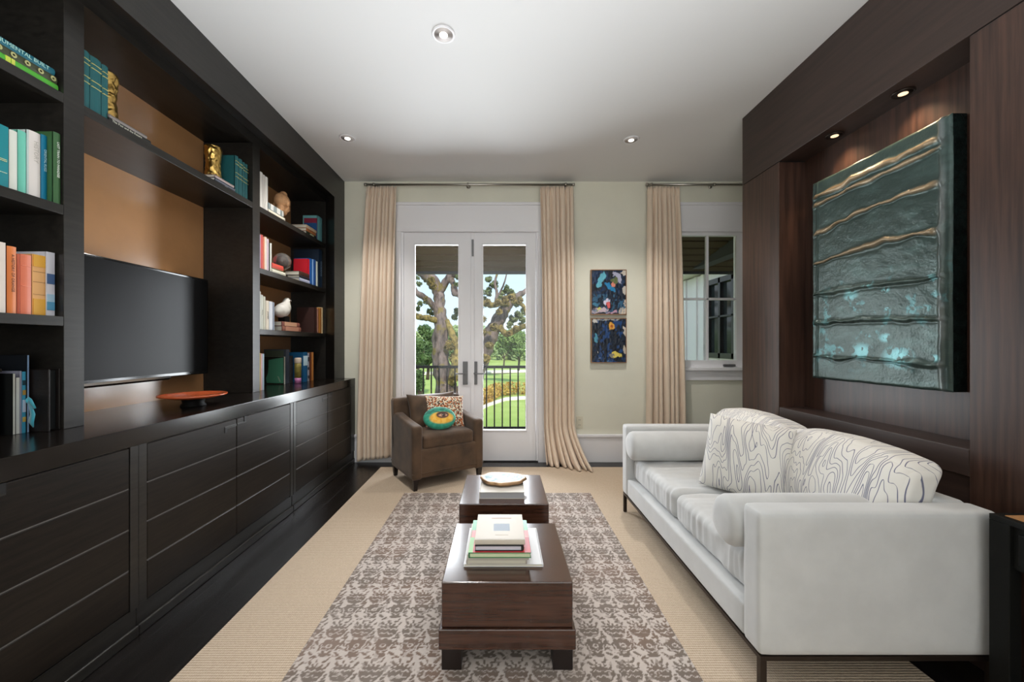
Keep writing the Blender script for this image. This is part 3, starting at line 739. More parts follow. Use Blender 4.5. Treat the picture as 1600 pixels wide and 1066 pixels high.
# black leather album and file
M_leather = pm('black_leather', (0.010, 0.007, 0.006, 1), 0.38, bump=0.1, bscale=80)
al = empty('leather_album', (-1.845, 1.62, ZC), 'large black leather album with dark pages standing against the near upright', 'album')
bm = BM(); box(bm, -2.10, -1.845, 1.618, 1.624, ZC+0.0005, ZC+0.255, 0.002); box(bm, -2.10, -1.845, 1.657, 1.663, ZC+0.0005, ZC+0.255, 0.002); box(bm, -2.10, -2.094, 1.618, 1.663, ZC+0.0005, ZC+0.255, 0.002); obj('cover', bm, M_leather, al)
bm = BM(); box(bm, -2.093, -1.860, 1.625, 1.656, ZC+0.006, ZC+0.248); obj('pages', bm, pm('black_pages', (0.004, 0.006, 0.007, 1), 0.6), al)
bf = empty('file_box', (-2.03, 1.50, ZC), 'black file box left of the pale booklets on the worktop', 'box', g)
y0_, y1_ = 1.44, 1.540
bm = BM(); box(bm, -2.16, -1.945, y0_, y1_, ZC+0.0005, ZC+0.25, 0.003); obj('case', bm, M_leather, bf)
bm = BM(); box(bm, -2.15, -1.940, y0_-0.004, y1_+0.003, ZC+0.25, ZC+0.262, 0.002); obj('lid', bm, M_leather, bf)

# ---- centre bay, top shelf
def bst4(x0, x1, yt, label, **kw):
    return bstand(x0, x1, yt, A_, (26, 92, 96), label, group='teal cloth volumes on the middle bay shelf', rnd=0.006,
                  bands=[(0.86, 0.87, (196, 186, 110)), (0.78, 0.79, (196, 186, 110)), (0.56, 0.57, (196, 186, 110)), (0.46, 0.47, (196, 186, 110))], **kw)
bst4(127, 141.5, 84.5, 'teal gilt-banded volume farthest left beside the near upright', xs=-1.858)
bst4(142, 159.5, 98, 'widest teal gilt-banded volume, between its two neighbours in the middle bay', xs=-1.86)
bst4(160, 170.5, 107, 'teal gilt-banded volume touching the near gold vase', xs=-1.86)
bflat(171, 236, A_, 0.024, (44, 44, 42), 'charcoal book with white lettering lying under the near gold vase', d=0.17, group='books lying in the middle bay', title='The Past and the Future', tcol=(225, 222, 205), tsize=0.016, tpos=0.4)
bflat(171, 230, A_+0.024, 0.016, (126, 116, 112), 'thin grey book lying on the charcoal one under the near gold vase', d=0.17, group='books lying in the middle bay')
def vase(x, y, z, r, h, label, seed):
    bm = BM(); n, m = 44, 64; rings = []
    for j in range(m+1):
        t = j/m; ring = []
        for i in range(n):
            a = 2*PI*i/n; p = Vector((math.cos(a)*1.6, math.sin(a)*1.6, t*4.2))
            k = 1-abs(mnoise.noise(p*1.3+Vector((seed, 0, 0))))*0.9+0.22*mnoise.noise(p*3.1+Vector((0, seed, 0)))
            rr = r*(0.74+0.26*k)*(0.93+0.07*math.cos(2*PI*t))
            ring.append(bm.verts.new((x+rr*math.cos(a), y+rr*math.sin(a), z+t*h+0.006*mnoise.noise(p*2))) if 0 < j < m else bm.verts.new((x+rr*math.cos(a), y+rr*math.sin(a), z+t*h)))
        rings.append(ring)
    inner = [[bm.verts.new((x+0.72*r*math.cos(2*PI*i/n), y+0.72*r*math.sin(2*PI*i/n), z+h-dz)) for i in range(n)] for dz in (0.004, h*0.85)]
    R_ = rings+inner
    for a, b in zip(R_, R_[1:]):
        for i in range(n): bm.faces.new((a[i], a[(i+1) % n], b[(i+1) % n], b[i]))
    bm.faces.new(R_[0][::-1]); bm.faces.new(R_[-1])
    return rebase(tag(obj('gold_vase', bm, M_gold, None, True), label, 'vase', 'crinkled gold vases in the middle bay'), (x, y, z))
vase(-1.945, Y_left(163.5, -1.945), A_+0.040, 0.052, 0.233, 'crinkled gold vase half hidden behind the near teal volumes', 1)
vase(-1.955, Y_left(333, -1.955), A_+0.051, 0.052, 0.235, 'crinkled gold vase in full view on books at the far side of the middle bay', 5)
g = 'books lying in the middle bay'
bflat(337, 367.5, A_, 0.017, (58, 62, 74), 'lowest of the slate books under the far gold vase', d=0.13, group=g, title='ATLAS', tcol=(200, 200, 200))
bflat(337, 367.5, A_+0.017, 0.017, (66, 68, 84), 'middle of the slate books under the far gold vase', d=0.15, group=g)
bflat(336.5, 366, A_+0.034, 0.017, (176, 154, 148), 'pink-grey book lying uppermost under the far gold vase', d=0.17, group=g)
for (x0, x1, yt, lb) in ((368, 373.6, 246.5, 'teal volume nearest the far gold vase'), (373.9, 379.6, 251.5, 'teal volume second from the far gold vase'), (380, 383.4, 255.5, 'slim teal volume third from the far gold vase'), (383.8, 388.2, 259, 'darkest teal volume against the far upright')):
    bst4(x0, x1, yt, lb, d=0.17, xs=-1.862)
# ------------------------------------------------------------------ far bay
g = 'books on the top shelf of the far bay'
for x0, x1, yt, lb, c in ((406.8, 411.2, 271, 'leftmost white book on the top shelf of the far bay', (226, 222, 214)), (411.5, 414.8, 275, 'slim white book second on the top shelf of the far bay', (214, 208, 200)), (415, 419.2, 278.5, 'white book touching the stack below the clay head', (230, 226, 218))):
    bstand(x0, x1, yt, A_, c, lb, group=g)
bflat(419.8, 445.5, A_, 0.030, (222, 214, 194), 'cream book at the bottom of the stack below the clay head', d=0.18, group=g)
bflat(419.8, 443.2, A_+0.030, 0.052, (138, 148, 148), 'grey and white patterned book directly below the clay head', d=0.18, group=g,
      bands=[(0.12, 0.30, (216, 216, 210)), (0.52, 0.74, (210, 210, 204)), (0.88, 0.98, (200, 200, 196))])
def remeshed(name, bm, mat, label, cat, loc, vox=0.006, sm=True):
    o = obj(name, bm, mat, None, True); rebase(o, loc)
    m = o.modifiers.new('blend', 'REMESH'); m.mode = 'VOXEL'; m.voxel_size = vox; m.use_smooth_shade = sm
    m2 = o.modifiers.new('soften', 'SMOOTH'); m2.factor = 0.6; m2.iterations = 3
    return tag(o, label, cat)
# clay head, chin resting forward, hair bun behind the crown, looking along the shelf
hx, hy, hz = -1.925, Y_left(436, -1.925), A_+0.0825
bm = BM(); T = Matrix.Translation((hx, hy, hz)) @ Matrix.Rotation(math.radians(-24), 4, 'X')
HS = 1.22
def hb(p, r, ry=None, rz=None, sub=3):
    ball(bm, T @ (Vector(p)*HS), r*HS, (ry or r)*HS, (rz or r)*HS, sub, Matrix.Rotation(math.radians(-24), 4, 'X'))
hb((0, -0.006, 0.108), 0.050, 0.062, 0.056)        # skull
hb((0, -0.010, 0.166), 0.025, 0.027, 0.024)        # bun
hb((0, 0.026, 0.078), 0.040, 0.036, 0.052)         # face
hb((0, 0.040, 0.042), 0.024, 0.022, 0.020)         # chin
hb((0, -0.005, 0.040), 0.028, 0.028, 0.040)        # neck
hb((0, 0.064, 0.078), 0.008, 0.013, 0.017, 2); hb((0, 0.070, 0.069), 0.012, 0.009, 0.007, 2)  # nose
hb((0, 0.060, 0.108), 0.030, 0.010, 0.006, 2)      # brow
hb((0, 0.060, 0.052), 0.015, 0.010, 0.004, 2); hb((0, 0.059, 0.045), 0.013, 0.010, 0.004, 2)  # lips
for s in (-1, 1):
    hb((s*0.047, -0.006, 0.086), 0.008, 0.015, 0.024, 2); hb((s*0.017, 0.055, 0.094), 0.010, 0.009, 0.006, 2); hb((s*0.024, 0.046, 0.072), 0.014, 0.012, 0.014, 2)
bm2 = bm; box(bm2, hx-0.025, hx+0.025, hy-0.035, hy+0.03, hz+0.0005, hz+0.02)
remeshed('clay_head', bm2, pm('terracotta', S(214, 162, 116), 0.7, var=0.14, vscale=30), 'terracotta sculpted head with a hair bun on the top shelf of the far bay', 'sculpture', (hx, hy, hz), 0.0035)
bflat(479.5, 494.3, A_, 0.034, (40, 48, 34), 'dark green book at the bottom of the small stack beside the cyan book', d=0.13, group=g, title='GARDENS', tcol=(200, 200, 160))
bflat(479.5, 494.0, A_+0.034, 0.030, (168, 106, 62), 'orange-brown book in the middle of the small stack beside the cyan book', d=0.16, group=g)
bflat(479.3, 494.5, A_+0.064, 0.030, (214, 190, 160), 'pale topmost book of the small stack beside the cyan book', d=0.17, group=g)
bstand(495, 496, 341.5, A_, (140, 40, 66), 'book with a wine red top and blue cover behind the small stack', d=0.13, group=g, rnd=0.0003, front=[('cover_panel', (0, 1, 0, 0.78), (34, 84, 140))])
bstand(496.3, 503.8, 342, A_, (120, 186, 190), 'pale cyan book at the right end of the top shelf of the far bay', d=0.15, group=g)

g = 'books on the second shelf of the far bay'
z = B_
for x0, x1, yt, c, lb in ((405.8, 407.8, 367.5, (196, 178, 206), 'thin lilac book beside the upright on the second shelf of the far bay'), (408, 411.6, 368.5, (206, 88, 84), 'coral red upright book on the second shelf of the far bay'),
                          (411.9, 414, 371, (220, 140, 104), 'slim orange-pink upright book on the second shelf of the far bay'), (414.2, 417.4, 371.5, (230, 220, 204), 'cream upright book right of the orange-pink one in the far bay'),
                          (417.6, 420.6, 374.5, (206, 186, 198), 'pale pink upright book on the second shelf of the far bay'), (420.8, 422.3, 380, (40, 56, 50), 'very thin dark green upright book on the second shelf of the far bay'),
                          (422.6, 425, 381, (228, 228, 216), 'thin white upright book left of the glass orb')):
    bstand(x0, x1, yt, z, c, lb, group=g)
bflat(425.3, 446.5, z, 0.033, (222, 220, 200), 'ivory book lying under the red one and the glass orb', d=0.19, group=g)
bflat(425.3, 444, z+0.033, 0.008, (128, 120, 76), 'thin olive book lying between the ivory and red ones', d=0.16, group=g)
bflat(425.3, 443, z+0.041, 0.040, (206, 74, 58), 'red book lying directly under the glass orb', d=0.17, group=g)
oy = Y_left(441, -1.95); oz = z+0.081
orb = empty('glass_orb', (-1.95, oy, oz), 'round smoky glass orb on the red book', 'ornament')
bm = BM(); ball(bm, (-1.95, oy, oz+0.077), 0.073, sub=4)
obj('glass_ball', bm, pm('smoky_glass', (0.75, 0.70, 0.66, 1), 0.03, trans=0.85, spec=0.8, metal=0.0), orb, True)
bm = BM(); ball(bm, (-1.95, oy, oz+0.074), 0.032, 0.036, 0.043, 3); obj('inner_core', bm, pm('orb_core', (0.10, 0.06, 0.05, 1), 0.3), orb, True)
bm = BM(); lathe(bm, (-1.95, oy, oz), [(0.030, 0.0005), (0.030, 0.004), (0.022, 0.009), (0.0, 0.009)], 24); obj('base_ring', bm, M_gold, orb, True)
bflat(468.7, 484, z, 0.034, (176, 182, 206), 'white-edged blue-grey book at the bottom of the brown stack', d=0.10, group=g)
bflat(468.7, 484, z+0.034, 0.024, (34, 36, 44), 'black book above the blue-grey one in the brown stack', d=0.12, group=g)
bflat(468.5, 483.5, z+0.058, 0.038, (70, 44, 34), 'dark brown book uppermost in the stack before the red-covered book', d=0.14, group=g)
bstand(481.3, 483.8, 405.5, z, (196, 26, 44), 'scarlet-covered upright book behind the brown stack', d=0.14, group=g, rnd=0.0005)
bstand(484, 488.2, 405.5, z, (24, 88, 160), 'royal blue upright book next to the scarlet one', d=0.15, group=g)
bstand(488.4, 490.2, 406, z, (140, 178, 226), 'thin sky blue upright book right of the royal blue one', group=g)
bstand(490.4, 494.2, 407, z, (40, 84, 150), 'mid blue upright book left of the white one', group=g)
bstand(494.4, 497, 409.5, z, (214, 220, 206), 'thin white upright book beside the tall navy one', group=g)
bstand(499, 504, 392, z, (16, 34, 54), 'tall navy book at the right end of the second shelf of the far bay', xs=-1.85, d=0.26, group=g, title='OCEANS', tcol=(120, 140, 160))

g = 'books on the third shelf of the far bay'
z = C_
for x0, x1, yt, c, lb, kw in ((405.8, 408, 456, (226, 228, 224), 'tallest thin white book beside the upright on the third shelf', {}), (408.2, 411.8, 461.5, (206, 208, 196), 'off-white book second on the third shelf of the far bay', dict(title='PARIS', tcol=(120, 120, 110))),
                              (412, 415.6, 464, (198, 196, 178), 'pale khaki book third on the third shelf of the far bay', {}), (416, 420.8, 470.5, (222, 210, 190), 'cream book with dark lettering left of the two low white ones', dict(title='JAMES', tcol=(40, 36, 32))),
                              (421.2, 426.8, 472, (214, 218, 226), 'low bright white book near the white bird', {}), (427.2, 429.4, 473, (150, 160, 176), 'thin blue-grey book touching the white bird', {})):
    bstand(x0, x1, yt, z, c, lb, group=g, **kw)
bflat(441.5, 470.3, z, 0.042, (150, 92, 74), 'larger red-brown leather book lying below the other under the white bird', d=0.13, group=g, bands=[(0.15, 0.85, (190, 136, 112))])
bflat(441, 468.5, z+0.042, 0.039, (134, 74, 62), 'smaller red-brown leather book lying on top, under the white bird', d=0.13, group=g, bands=[(0.12, 0.80, (206, 160, 130))])
by_, bz_ = Y_left(443, -1.91), z+0.081
bird = empty('bird_figurine', (-1.91, by_, bz_), 'matt white bird figurine on the red-brown leather books', 'figurine')
bm = BM(); k_ = by_/F
def bp_(px, py): return (-1.91, by_+(px-443)*k_*1.9*0.82, Z_at(py, by_))
tube(bm, [bp_(430, 490), bp_(435, 488), bp_(441, 485), bp_(446, 479), bp_(448, 473), bp_(449.5, 468.5), bp_(453, 467.5), bp_(458, 468)], [0.012, 0.052, 0.062, 0.050, 0.033, 0.025, 0.012, 0.002], 20, sub=6)
obj('body', bm, pm('matt_white_ceramic', S(222, 218, 210), 0.5), bird, True)
bm = BM(); box(bm, -1.94, -1.88, by_-0.035, by_+0.045, bz_+0.0005, Z_at(494.5, by_), 0.002); obj('stand', bm, M_iron, bird)
bstand(492.2, 495.4, 481, z, (60, 36, 32), 'dark brown book with a large cover right of the leather stack', d=0.18, group=g)
bstand(495.8, 498, 483, z, (158, 112, 96), 'thin dusty pink book beside the dark brown one on the third shelf', d=0.15, group=g)
bstand(498.3, 502.8, 482, z, (180, 118, 56), 'golden brown book third from the right end of the third shelf', d=0.15, group=g)
bstand(502.9, 505, 481, z, (222, 196, 150), 'cream book at the right end of the third shelf of the far bay', d=0.15, group=g)
yk = Y_left(500.5, -1.9)
bm = BM(); lathe(bm, (-1.9, yk, Z_at(482, Y_left(502.8, -1.86))+0.001), [(0.016, 0), (0.020, 0.006), (0.020, 0.022), (0.014, 0.030), (0.0, 0.032)], 20)
zz = Z_at(482, Y_left(502.8, -1.86))+0.001
rebase(tag(obj('small_pot', bm, pm('brown_glaze', S(112, 84, 60), 0.4), None, True), 'tiny brown pot standing on top of the golden brown book', 'pot'), (-1.9, yk, zz))

g = 'books on the worktop in the far bay'
z = ZC
xs = -1.87
bstand(403.5, 407.5, 552, z, (222, 198, 72), 'yellow book leaning by the upright on the worktop', xs=xs, group=g, d=0.14)
bstand(407.9, 410.6, 552.5, z, (214, 176, 176), 'thin pink book next to the yellow one on the worktop', xs=xs, group=g, d=0.14)
bstand(410.9, 413.4, 553, z, (168, 192, 206), 'thin pale blue book third from the upright on the worktop', xs=xs, group=g, d=0.14)
gb = bstand(443.8, 446.0, 557.5, z, (206, 204, 190), 'book with a green pitcher shape on its dark cover, facing the camera', xs=-1.95, group=g, d=0.20, rnd=0.0005)
def cover_picture(parent, poly, d, h, col, name, dz=0.0):
    bm = BM(); A = [bm.verts.new((-d+p[0]*d, -0.0008-dz, p[1]*h)) for p in poly]; B = [bm.verts.new((-d+p[0]*d, 0.0002, p[1]*h)) for p in poly]; n_ = len(poly)
    for i in range(n_): bm.faces.new((A[i], A[(i+1) % n_], B[(i+1) % n_], B[i]))
    bm.faces.new(A); bm.faces.new(B[::-1]); obj(name, bm, pm('cloth_%02x%02x%02x' % col, S(*col), 0.45), parent, local=True)
hgb = Z_at(557.5, Y_left(446, -1.95))-z
cover_picture(gb, [(0.0, 0), (1, 0), (1, 1), (0, 1)], 0.198, hgb, (30, 30, 24), 'cover_ground')
cover_picture(gb, [(0.22, 0.05), (0.97, 0.04), (0.97, 0.97), (0.62, 0.93), (0.30, 0.88), (0.30, 0.62), (0.27, 0.40), (0.18, 0.22)], 0.198, hgb, (74, 142, 112), 'cover_shape', 0.0004)
cover_picture(gb, [(0.70, 0.30), (0.76, 0.28), (0.86, 0.10), (0.80, 0.08)], 0.198, hgb, (150, 170, 146), 'cover_mark', 0.0008)
bstand(446.6, 452.5, 546, z, (78, 84, 96), 'tall grey book with a pale cover picture behind the green pitcher book', xs=-1.97, group=g, d=0.20, rnd=0.0008, front=[('cover_panel', (0.05, 0.9, 0.72, 0.97), (86, 96, 78))])
bstand(453.2, 458.5, 556, z, (60, 54, 50), 'dark brown book between the grey book and the lidded jar', xs=-1.97, group=g, d=0.14)
jy = Y_left(465.5, -1.88)
jar = empty('lidded_jar', (-1.88, jy, z), 'jar with a pale lid, olive body and pink foot among the worktop books', 'jar')
bm = BM(); lathe(bm, (-1.88, jy, z), [(0.028, 0.0005), (0.029, 0.05), (0.0, 0.05)], 24); obj('foot', bm, pm('pink_glaze', S(190, 118, 168), 0.4), jar, True)
bm = BM(); lathe(bm, (-1.88, jy, z), [(0.029, 0.05), (0.030, 0.17), (0.028, 0.185), (0.0, 0.185)], 24); obj('body', bm, pm('olive_glaze', S(146, 132, 66), 0.4, var=0.4, vscale=30), jar, True)
bm = BM(); lathe(bm, (-1.88, jy, z), [(0.028, 0.185), (0.031, 0.19), (0.031, 0.222), (0.027, 0.235), (0.0, 0.236)], 24); obj('lid', bm, pm('pale_glaze', S(206, 188, 168), 0.4), jar, True)
bstand(474, 481, 550.5, z, (20, 92, 138), 'blue book with a white label on the worktop', xs=-1.88, group=g, d=0.14, bands=[(0.55, 0.88, (196, 224, 236))])
bstand(481.3, 484, 551.5, z, (150, 150, 160), 'speckled grey book between the blue and the rust ones', xs=-1.88, group=g, d=0.14, bands=[(0.1, 0.2, (60, 60, 70)), (0.4, 0.5, (60, 60, 70)), (0.7, 0.85, (60, 60, 70))])
bstand(484.3, 487.3, 551, z, (110, 54, 26), 'rust brown book beside the amber one on the worktop', xs=-1.88, group=g, d=0.14)
bstand(487.5, 490.6, 550.5, z, (196, 128, 66), 'amber book at the right end of the worktop row', xs=-1.88, group=g, d=0.14)

# ------------------------------------------------------------------ coffee tables
def coffee_table(x0, x1, y0, y1, label):
    t = empty('coffee_table', ((x0+x1)/2, (y0+y1)/2, 0.0165), label, 'coffee table', 'square walnut block coffee tables')
    bm = BM(); box(bm, x0, x1, y0, y1, 0.178, 0.35, 0.004); obj('top_block', bm, M_table, t)
    bm = BM(); e = 0.010; box(bm, x0-e, x1+e, y0-e, y1+e, 0.100, 0.176, 0.003); obj('apron', bm, M_table, t)
    for sx in (0, 1):
        for sy in (0, 1):
            a = x0 if sx == 0 else x1-0.075; b = y0 if sy == 0 else y1-0.075
            bm = BM(); box(bm, a, a+0.075, b, b+0.075, 0.0165, 0.100, 0.002); obj('leg', bm, M_leg, t)
coffee_table(-0.226, 0.272, 1.504, 2.002, 'square walnut block coffee table nearest the camera, with the stack of books')
coffee_table(-0.238, 0.270, 2.241, 2.746, 'square walnut block coffee table farther back, with the agate slab')

# books on the near table: (x0, x1, y0, y1, z, t) spine side
RZ = {'R': 0, 'F': -PI/2, 'L': PI, 'B': PI/2}
def btable(x0, x1, y0, y1, z, t, spine, col, label, yaw=0.0, **kw):
    if spine == 'F': R = Matrix.Rotation(-PI/2, 3, 'Z') @ RX; loc = (x0, y0, z+t); h = x1-x0; d = y1-y0
    elif spine == 'R': R = RX; loc = (x1, y0, z+t); h = y1-y0; d = x1-x0
    elif spine == 'L': R = Matrix.Rotation(PI, 3, 'Z') @ RX; loc = (x0, y1, z+t); h = y1-y0; d = x1-x0
    return book(t-0.0006, h, d, col, loc, R, label, group='books on the coffee tables', **kw)
btable(-0.152, 0.172, 1.606, 1.925, 0.350, 0.012, 'R', (228, 228, 230), 'largest thin white book at the bottom of the near table stack', rnd=0.0005)
btable(-0.142, 0.104, 1.603, 1.88, 0.362, 0.020, 'L', (206, 198, 186), 'cream book with a black spine edge second from the bottom of the stack', rnd=0.002)
bm = BM(); box(bm, -0.1435, -0.139, 1.6025, 1.88, 0.3625, 0.3815, 0.001)
btable(-0.138, 0.112, 1.598, 1.88, 0.382, 0.021, 'F', (214, 206, 196), 'white book with brown flecked lettering along its spine in the stack', rnd=0.001)
bm.free()
g4 = btable(-0.131, 0.119, 1.574, 1.867, 0.403, 0.022, 'L', (56, 118, 72), 'green and red covered book in the middle of the stack', rnd=0.001, pages=pm('green_white_pages', S(206, 216, 180), 0.8))
for nm, (ya, yb, xa, xb), c in (('cover_panel', (1.576, 1.70, -0.113, 0.1185), (204, 58, 66)), ('cover_panel', (1.70, 1.765, -0.128, 0.1185), (226, 116, 108)), ('cover_panel', (1.765, 1.866, -0.13, 0.1185), (98, 180, 128)), ('cover_panel', (1.576, 1.70, -0.1305, -0.113), (128, 186, 96))):
    bm = BM(); box(bm, xa, xb, ya, yb, 0.4243, 0.4252)
    o = obj(nm, bm, pm('cloth_%02x%02x%02x' % c, S(*c), 0.35)); o.data.transform(Matrix.Translation(-g4.location)); o.data.transform(g4.rotation_euler.to_matrix().inverted().to_4x4()); o.parent = g4
btable(-0.105, 0.090, 1.585, 1.815, 0.4255, 0.022, 'R', (22, 22, 26), 'small black book with pale pages under the cream top book', rnd=0.006, pages=pm('lilac_pages', S(206, 204, 216), 0.7))
g6 = btable(-0.106, 0.096, 1.590, 1.830, 0.448, 0.020, 'F', (206, 196, 182), 'cream linen book with a small silver picture on top of the stack', rnd=0.001)
for nm, (xa, xb, ya, yb), c in (('cover_picture', (-0.032, 0.037, 1.668, 1.735), (190, 200, 212)), ('cover_lettering', (-0.042, 0.045, 1.786, 1.792), (190, 160, 150)), ('cover_lettering', (-0.024, 0.030, 1.630, 1.634), (184, 172, 158))):
    bm = BM(); box(bm, xa, xb, ya, yb, 0.4668, 0.4682, 0.0002, 1)
    o = obj(nm, bm, pm('matt_%02x%02x%02x' % c, S(*c), 0.7, spec=0.1)); o.data.transform(Matrix.Translation(-g6.location)); o.data.transform(g6.rotation_euler.to_matrix().inverted().to_4x4()); o.parent = g6
btable(-0.129, 0.139, 2.315, 2.62, 0.350, 0.040, 'L', (206, 200, 190), 'thick pale grey book under the agate slab on the far table', rnd=0.001, pages=pm('grey_pages', S(178, 178, 182), 0.7))
# agate slab
def agate():
    t = empty('agate_slab', (0.01, 2.49, 0.391), 'polished pale agate slab with a bronze rim on the far coffee table book', 'ornament')
    def rad(a): return 0.128*(1+0.10*math.cos(2*a+0.3)+0.05*math.sin(3*a+1)+0.025*math.sin(7*a)+0.02*math.sin(11*a+2)), 0.9
    n = 72; bm = BM(); z0, z1 = 0.3905, 0.418; prof = [(0.0, z1-0.001), (0.94, z1-0.001), (1.0, z1), (1.03, (z0+z1)/2+0.002), (0.86, z0), (0, z0)]
    rings = []
    for k, z in prof[1:5]:
        rings.append([bm.verts.new((0.01+rad(2*PI*i/n)[0]*k*math.cos(2*PI*i/n), 2.49+rad(2*PI*i/n)[0]*k*0.86*math.sin(2*PI*i/n), z)) for i in range(n)])
    for a, b in zip(rings[1:], rings[2:]):
        for i in range(n): bm.faces.new((a[i], a[(i+1) % n], b[(i+1) % n], b[i]))
    bm.faces.new(rings[-1]); bm.faces.new(rings[1])
    for v in rings[0]: bm.verts.remove(v)
    obj('rim', bm, pm('bronze_rim', (0.50, 0.32, 0.18, 1), 0.35, 0.8, bump=0.4, bscale=60), t, True)
    ns = 26; R = np.linspace(0, 0.955, ns); A = np.linspace(0, 2*PI, 121)
    AA, RR = np.meshgrid(A, R, indexing='ij'); base = 0.128*(1+0.10*np.cos(2*AA+0.3)+0.05*np.sin(3*AA+1)+0.025*np.sin(7*AA)+0.02*np.sin(11*AA+2))
    X = 0.01+base*RR*np.cos(AA); Y = 2.49+base*RR*0.86*np.sin(AA)
    q = RR+0.22*fbm(X*14, Y*14, 2); C = np.zeros(X.shape+(3,))+col3(150, 160, 162)
    put(C, (np.sin(q*24) > 0.45), col3(118, 146, 150)); put(C, (fbm(X*34, Y*34, 8) > 0.56) & (RR < 0.82), col3(52, 104, 108), .85); put(C, (fbm(X*50, Y*50, 4) > 0.66), col3(190, 192, 192)); put(C, RR > 0.91, col3(206, 180, 150))
    me = grid_mesh('polished_face', np.stack([X, Y, np.full_like(X, z1+0.0006)], -1), C)
    obj('polished_face', me, vcol_mat('agate_face', 0.45, spec=0.15), t)
agate()
# ------------------------------------------------------------------ sofa
SX0, SX1, SY0, SY1 = 0.905, 1.750, 1.387, 2.970
sofa = empty('sofa', ((SX0+SX1)/2, (SY0+SY1)/2, 0.010), 'pale grey velvet two-seat sofa on a dark metal base against the wood wall', 'sofa')
def wr_(s, amp, fx=9, fy=3):
    return lambda p, v: ((0.010*mnoise.noise(Vector((v.y*34+s, v.z*5+v.x*3, s)))+0.006*mnoise.noise(Vector((v.y*16, v.z*9, s))))*max(0, -p[0])**3*(1-abs(p[1])**6), 0, amp*(1 if p[2] > 0 else 0)*max(0, 1-abs(p[0])**4)*(mnoise.noise(Vector((v.x*fx+s, v.y*fy, s)))+0.55*mnoise.noise(Vector((v.x*fx*0.6, v.y*fy*4+s, s)))))
bm = BM(); box(bm, SX0+0.006, SX1-0.006, SY0+0.006, SY1-0.006, 0.139, 0.155, 0.001); obj('metal_frame', bm, M_bronze, sofa)
for x in (SX0+0.006, SX1-0.028):
    for y in (SY0+0.006, SY1-0.028):
        bm = BM(); box(bm, x, x+0.022, y, y+0.022, 0.010, 0.139, 0.001); obj('leg', bm, M_bronze, sofa)
AT = 0.105
bm = BM(); rbox(bm, ((SX0+SX1)/2, SY0+AT/2, 0.4095), (SX1-SX0, AT, 0.507), 0.020, 14, lambda p, v: (0, (0.006 if p[1] > 0 else -0.006)*(1-p[0]**2)*(1-p[2]**2), 0)); obj('arm', bm, M_velvet, sofa, True)
bm = BM(); rbox(bm, ((SX0+SX1)/2, SY1-AT/2, 0.4095), (SX1-SX0, AT, 0.507), 0.020, 14); obj('arm', bm, M_velvet, sofa, True)
bm = BM(); rbox(bm, (SX1-0.055, (SY0+SY1)/2, 0.4095), (0.11, SY1-SY0-2*AT+0.01, 0.507), 0.018, 14); obj('backrest', bm, M_velvet, sofa, True)
bm = BM(); rbox(bm, ((SX0+0.006+SX1-0.11)/2, (SY0+SY1)/2, 0.218), (SX1-0.11-SX0-0.006, SY1-SY0-2*AT+0.012, 0.124), 0.014, 14); obj('seat_rail', bm, M_velvet, sofa, True)
ym = (SY0+SY1)/2
for a, b, s in ((SY0+AT+0.003, ym-0.002, 1.0), (ym+0.002, SY1-AT-0.003, 5.0)):
    bm = BM(); rbox(bm, (1.295, (a+b)/2, 0.362), (0.69, b-a, 0.160), 0.045, 72, wr_(s, 0.016, 5, 7)); obj('seat_cushion', bm, M_velvet, sofa, True)
M_moire = contour_cloth('moire_linen', (2.0, 8.5, 1.9), 13.0, 0.0016)
for a, b, s in ((SY0+AT+0.01, ym+0.01, 2.0), (ym-0.02, SY1-AT-0.005, 8.0)):
    w = b-a; c_ = (a+b)/2
    bm = BM()
    def dd(p, v, s=s, w=w):
        puff = 0.045*(1-p[1]**2)*(1-p[2]**2)*p[0]; top = 0.030*(1-(p[1])**2)*max(0, p[2]) if p[2] > 0 else 0
        lean = 0.055*(p[2]+1)/2
        return (lean+puff+0.006*mnoise.noise(Vector((v.y*6+s, v.z*8, s)))+(-0.02 if p[2] < 0 else 0.03)*abs(p[2]), 0.010*mnoise.noise(Vector((s, v.z*9, v.x*6))), top-0.010*(p[1]**8)*max(0, p[2])+0.006*mnoise.noise(Vector((v.y*8, s, v.x*8))))
    rbox(bm, (1.545, c_, 0.615), (0.175, w, 0.36), 0.050, 30, dd)
    obj('back_cushion', bm, M_moire, sofa, True)['label'] = 'white cushion with slate blue wavy lines'
g = 'velvet bolsters of the sofa'
def bolster(y, label):
    bm = BM(); x0, x1, r = 0.885, 1.47, 0.099; n = 32; rings = []
    prof = [(x0, 0.0), (x0+0.001, 0.05), (x0+0.006, 0.078), (x0+0.018, 0.092), (x0+0.035, r), (x0+0.3, r+0.002), (x1-0.035, r), (x1-0.012, 0.088), (x1, 0.06), (x1, 0.0)]
    for px_, rr in prof: rings.append([bm.verts.new((px_, y+max(rr, 1e-4)*math.cos(2*PI*i/n), 0.5475+max(rr, 1e-4)*math.sin(2*PI*i/n))) for i in range(n)])
    for a, b in zip(rings, rings[1:]):
        for i in range(n): bm.faces.new((a[i], a[(i+1) % n], b[(i+1) % n], b[i]))
    bm.faces.new(rings[0]); bm.faces.new(rings[-1])
    return rebase(tag(obj('bolster_pillow', bm, M_velvet, None, True), label, 'bolster', g), (1.18, y, 0.45))
bolster(SY0+AT+0.105, 'pale grey velvet bolster against the near sofa arm')
bolster(SY1-AT-0.105, 'pale grey velvet bolster against the far sofa arm')
T = Matrix.Translation((1.335, 2.17, 0.632)) @ Matrix.Rotation(math.radians(-39), 4, 'Z') @ Matrix.Rotation(math.radians(90-15), 4, 'X') @ Matrix.Rotation(math.radians(-6), 4, 'Z')
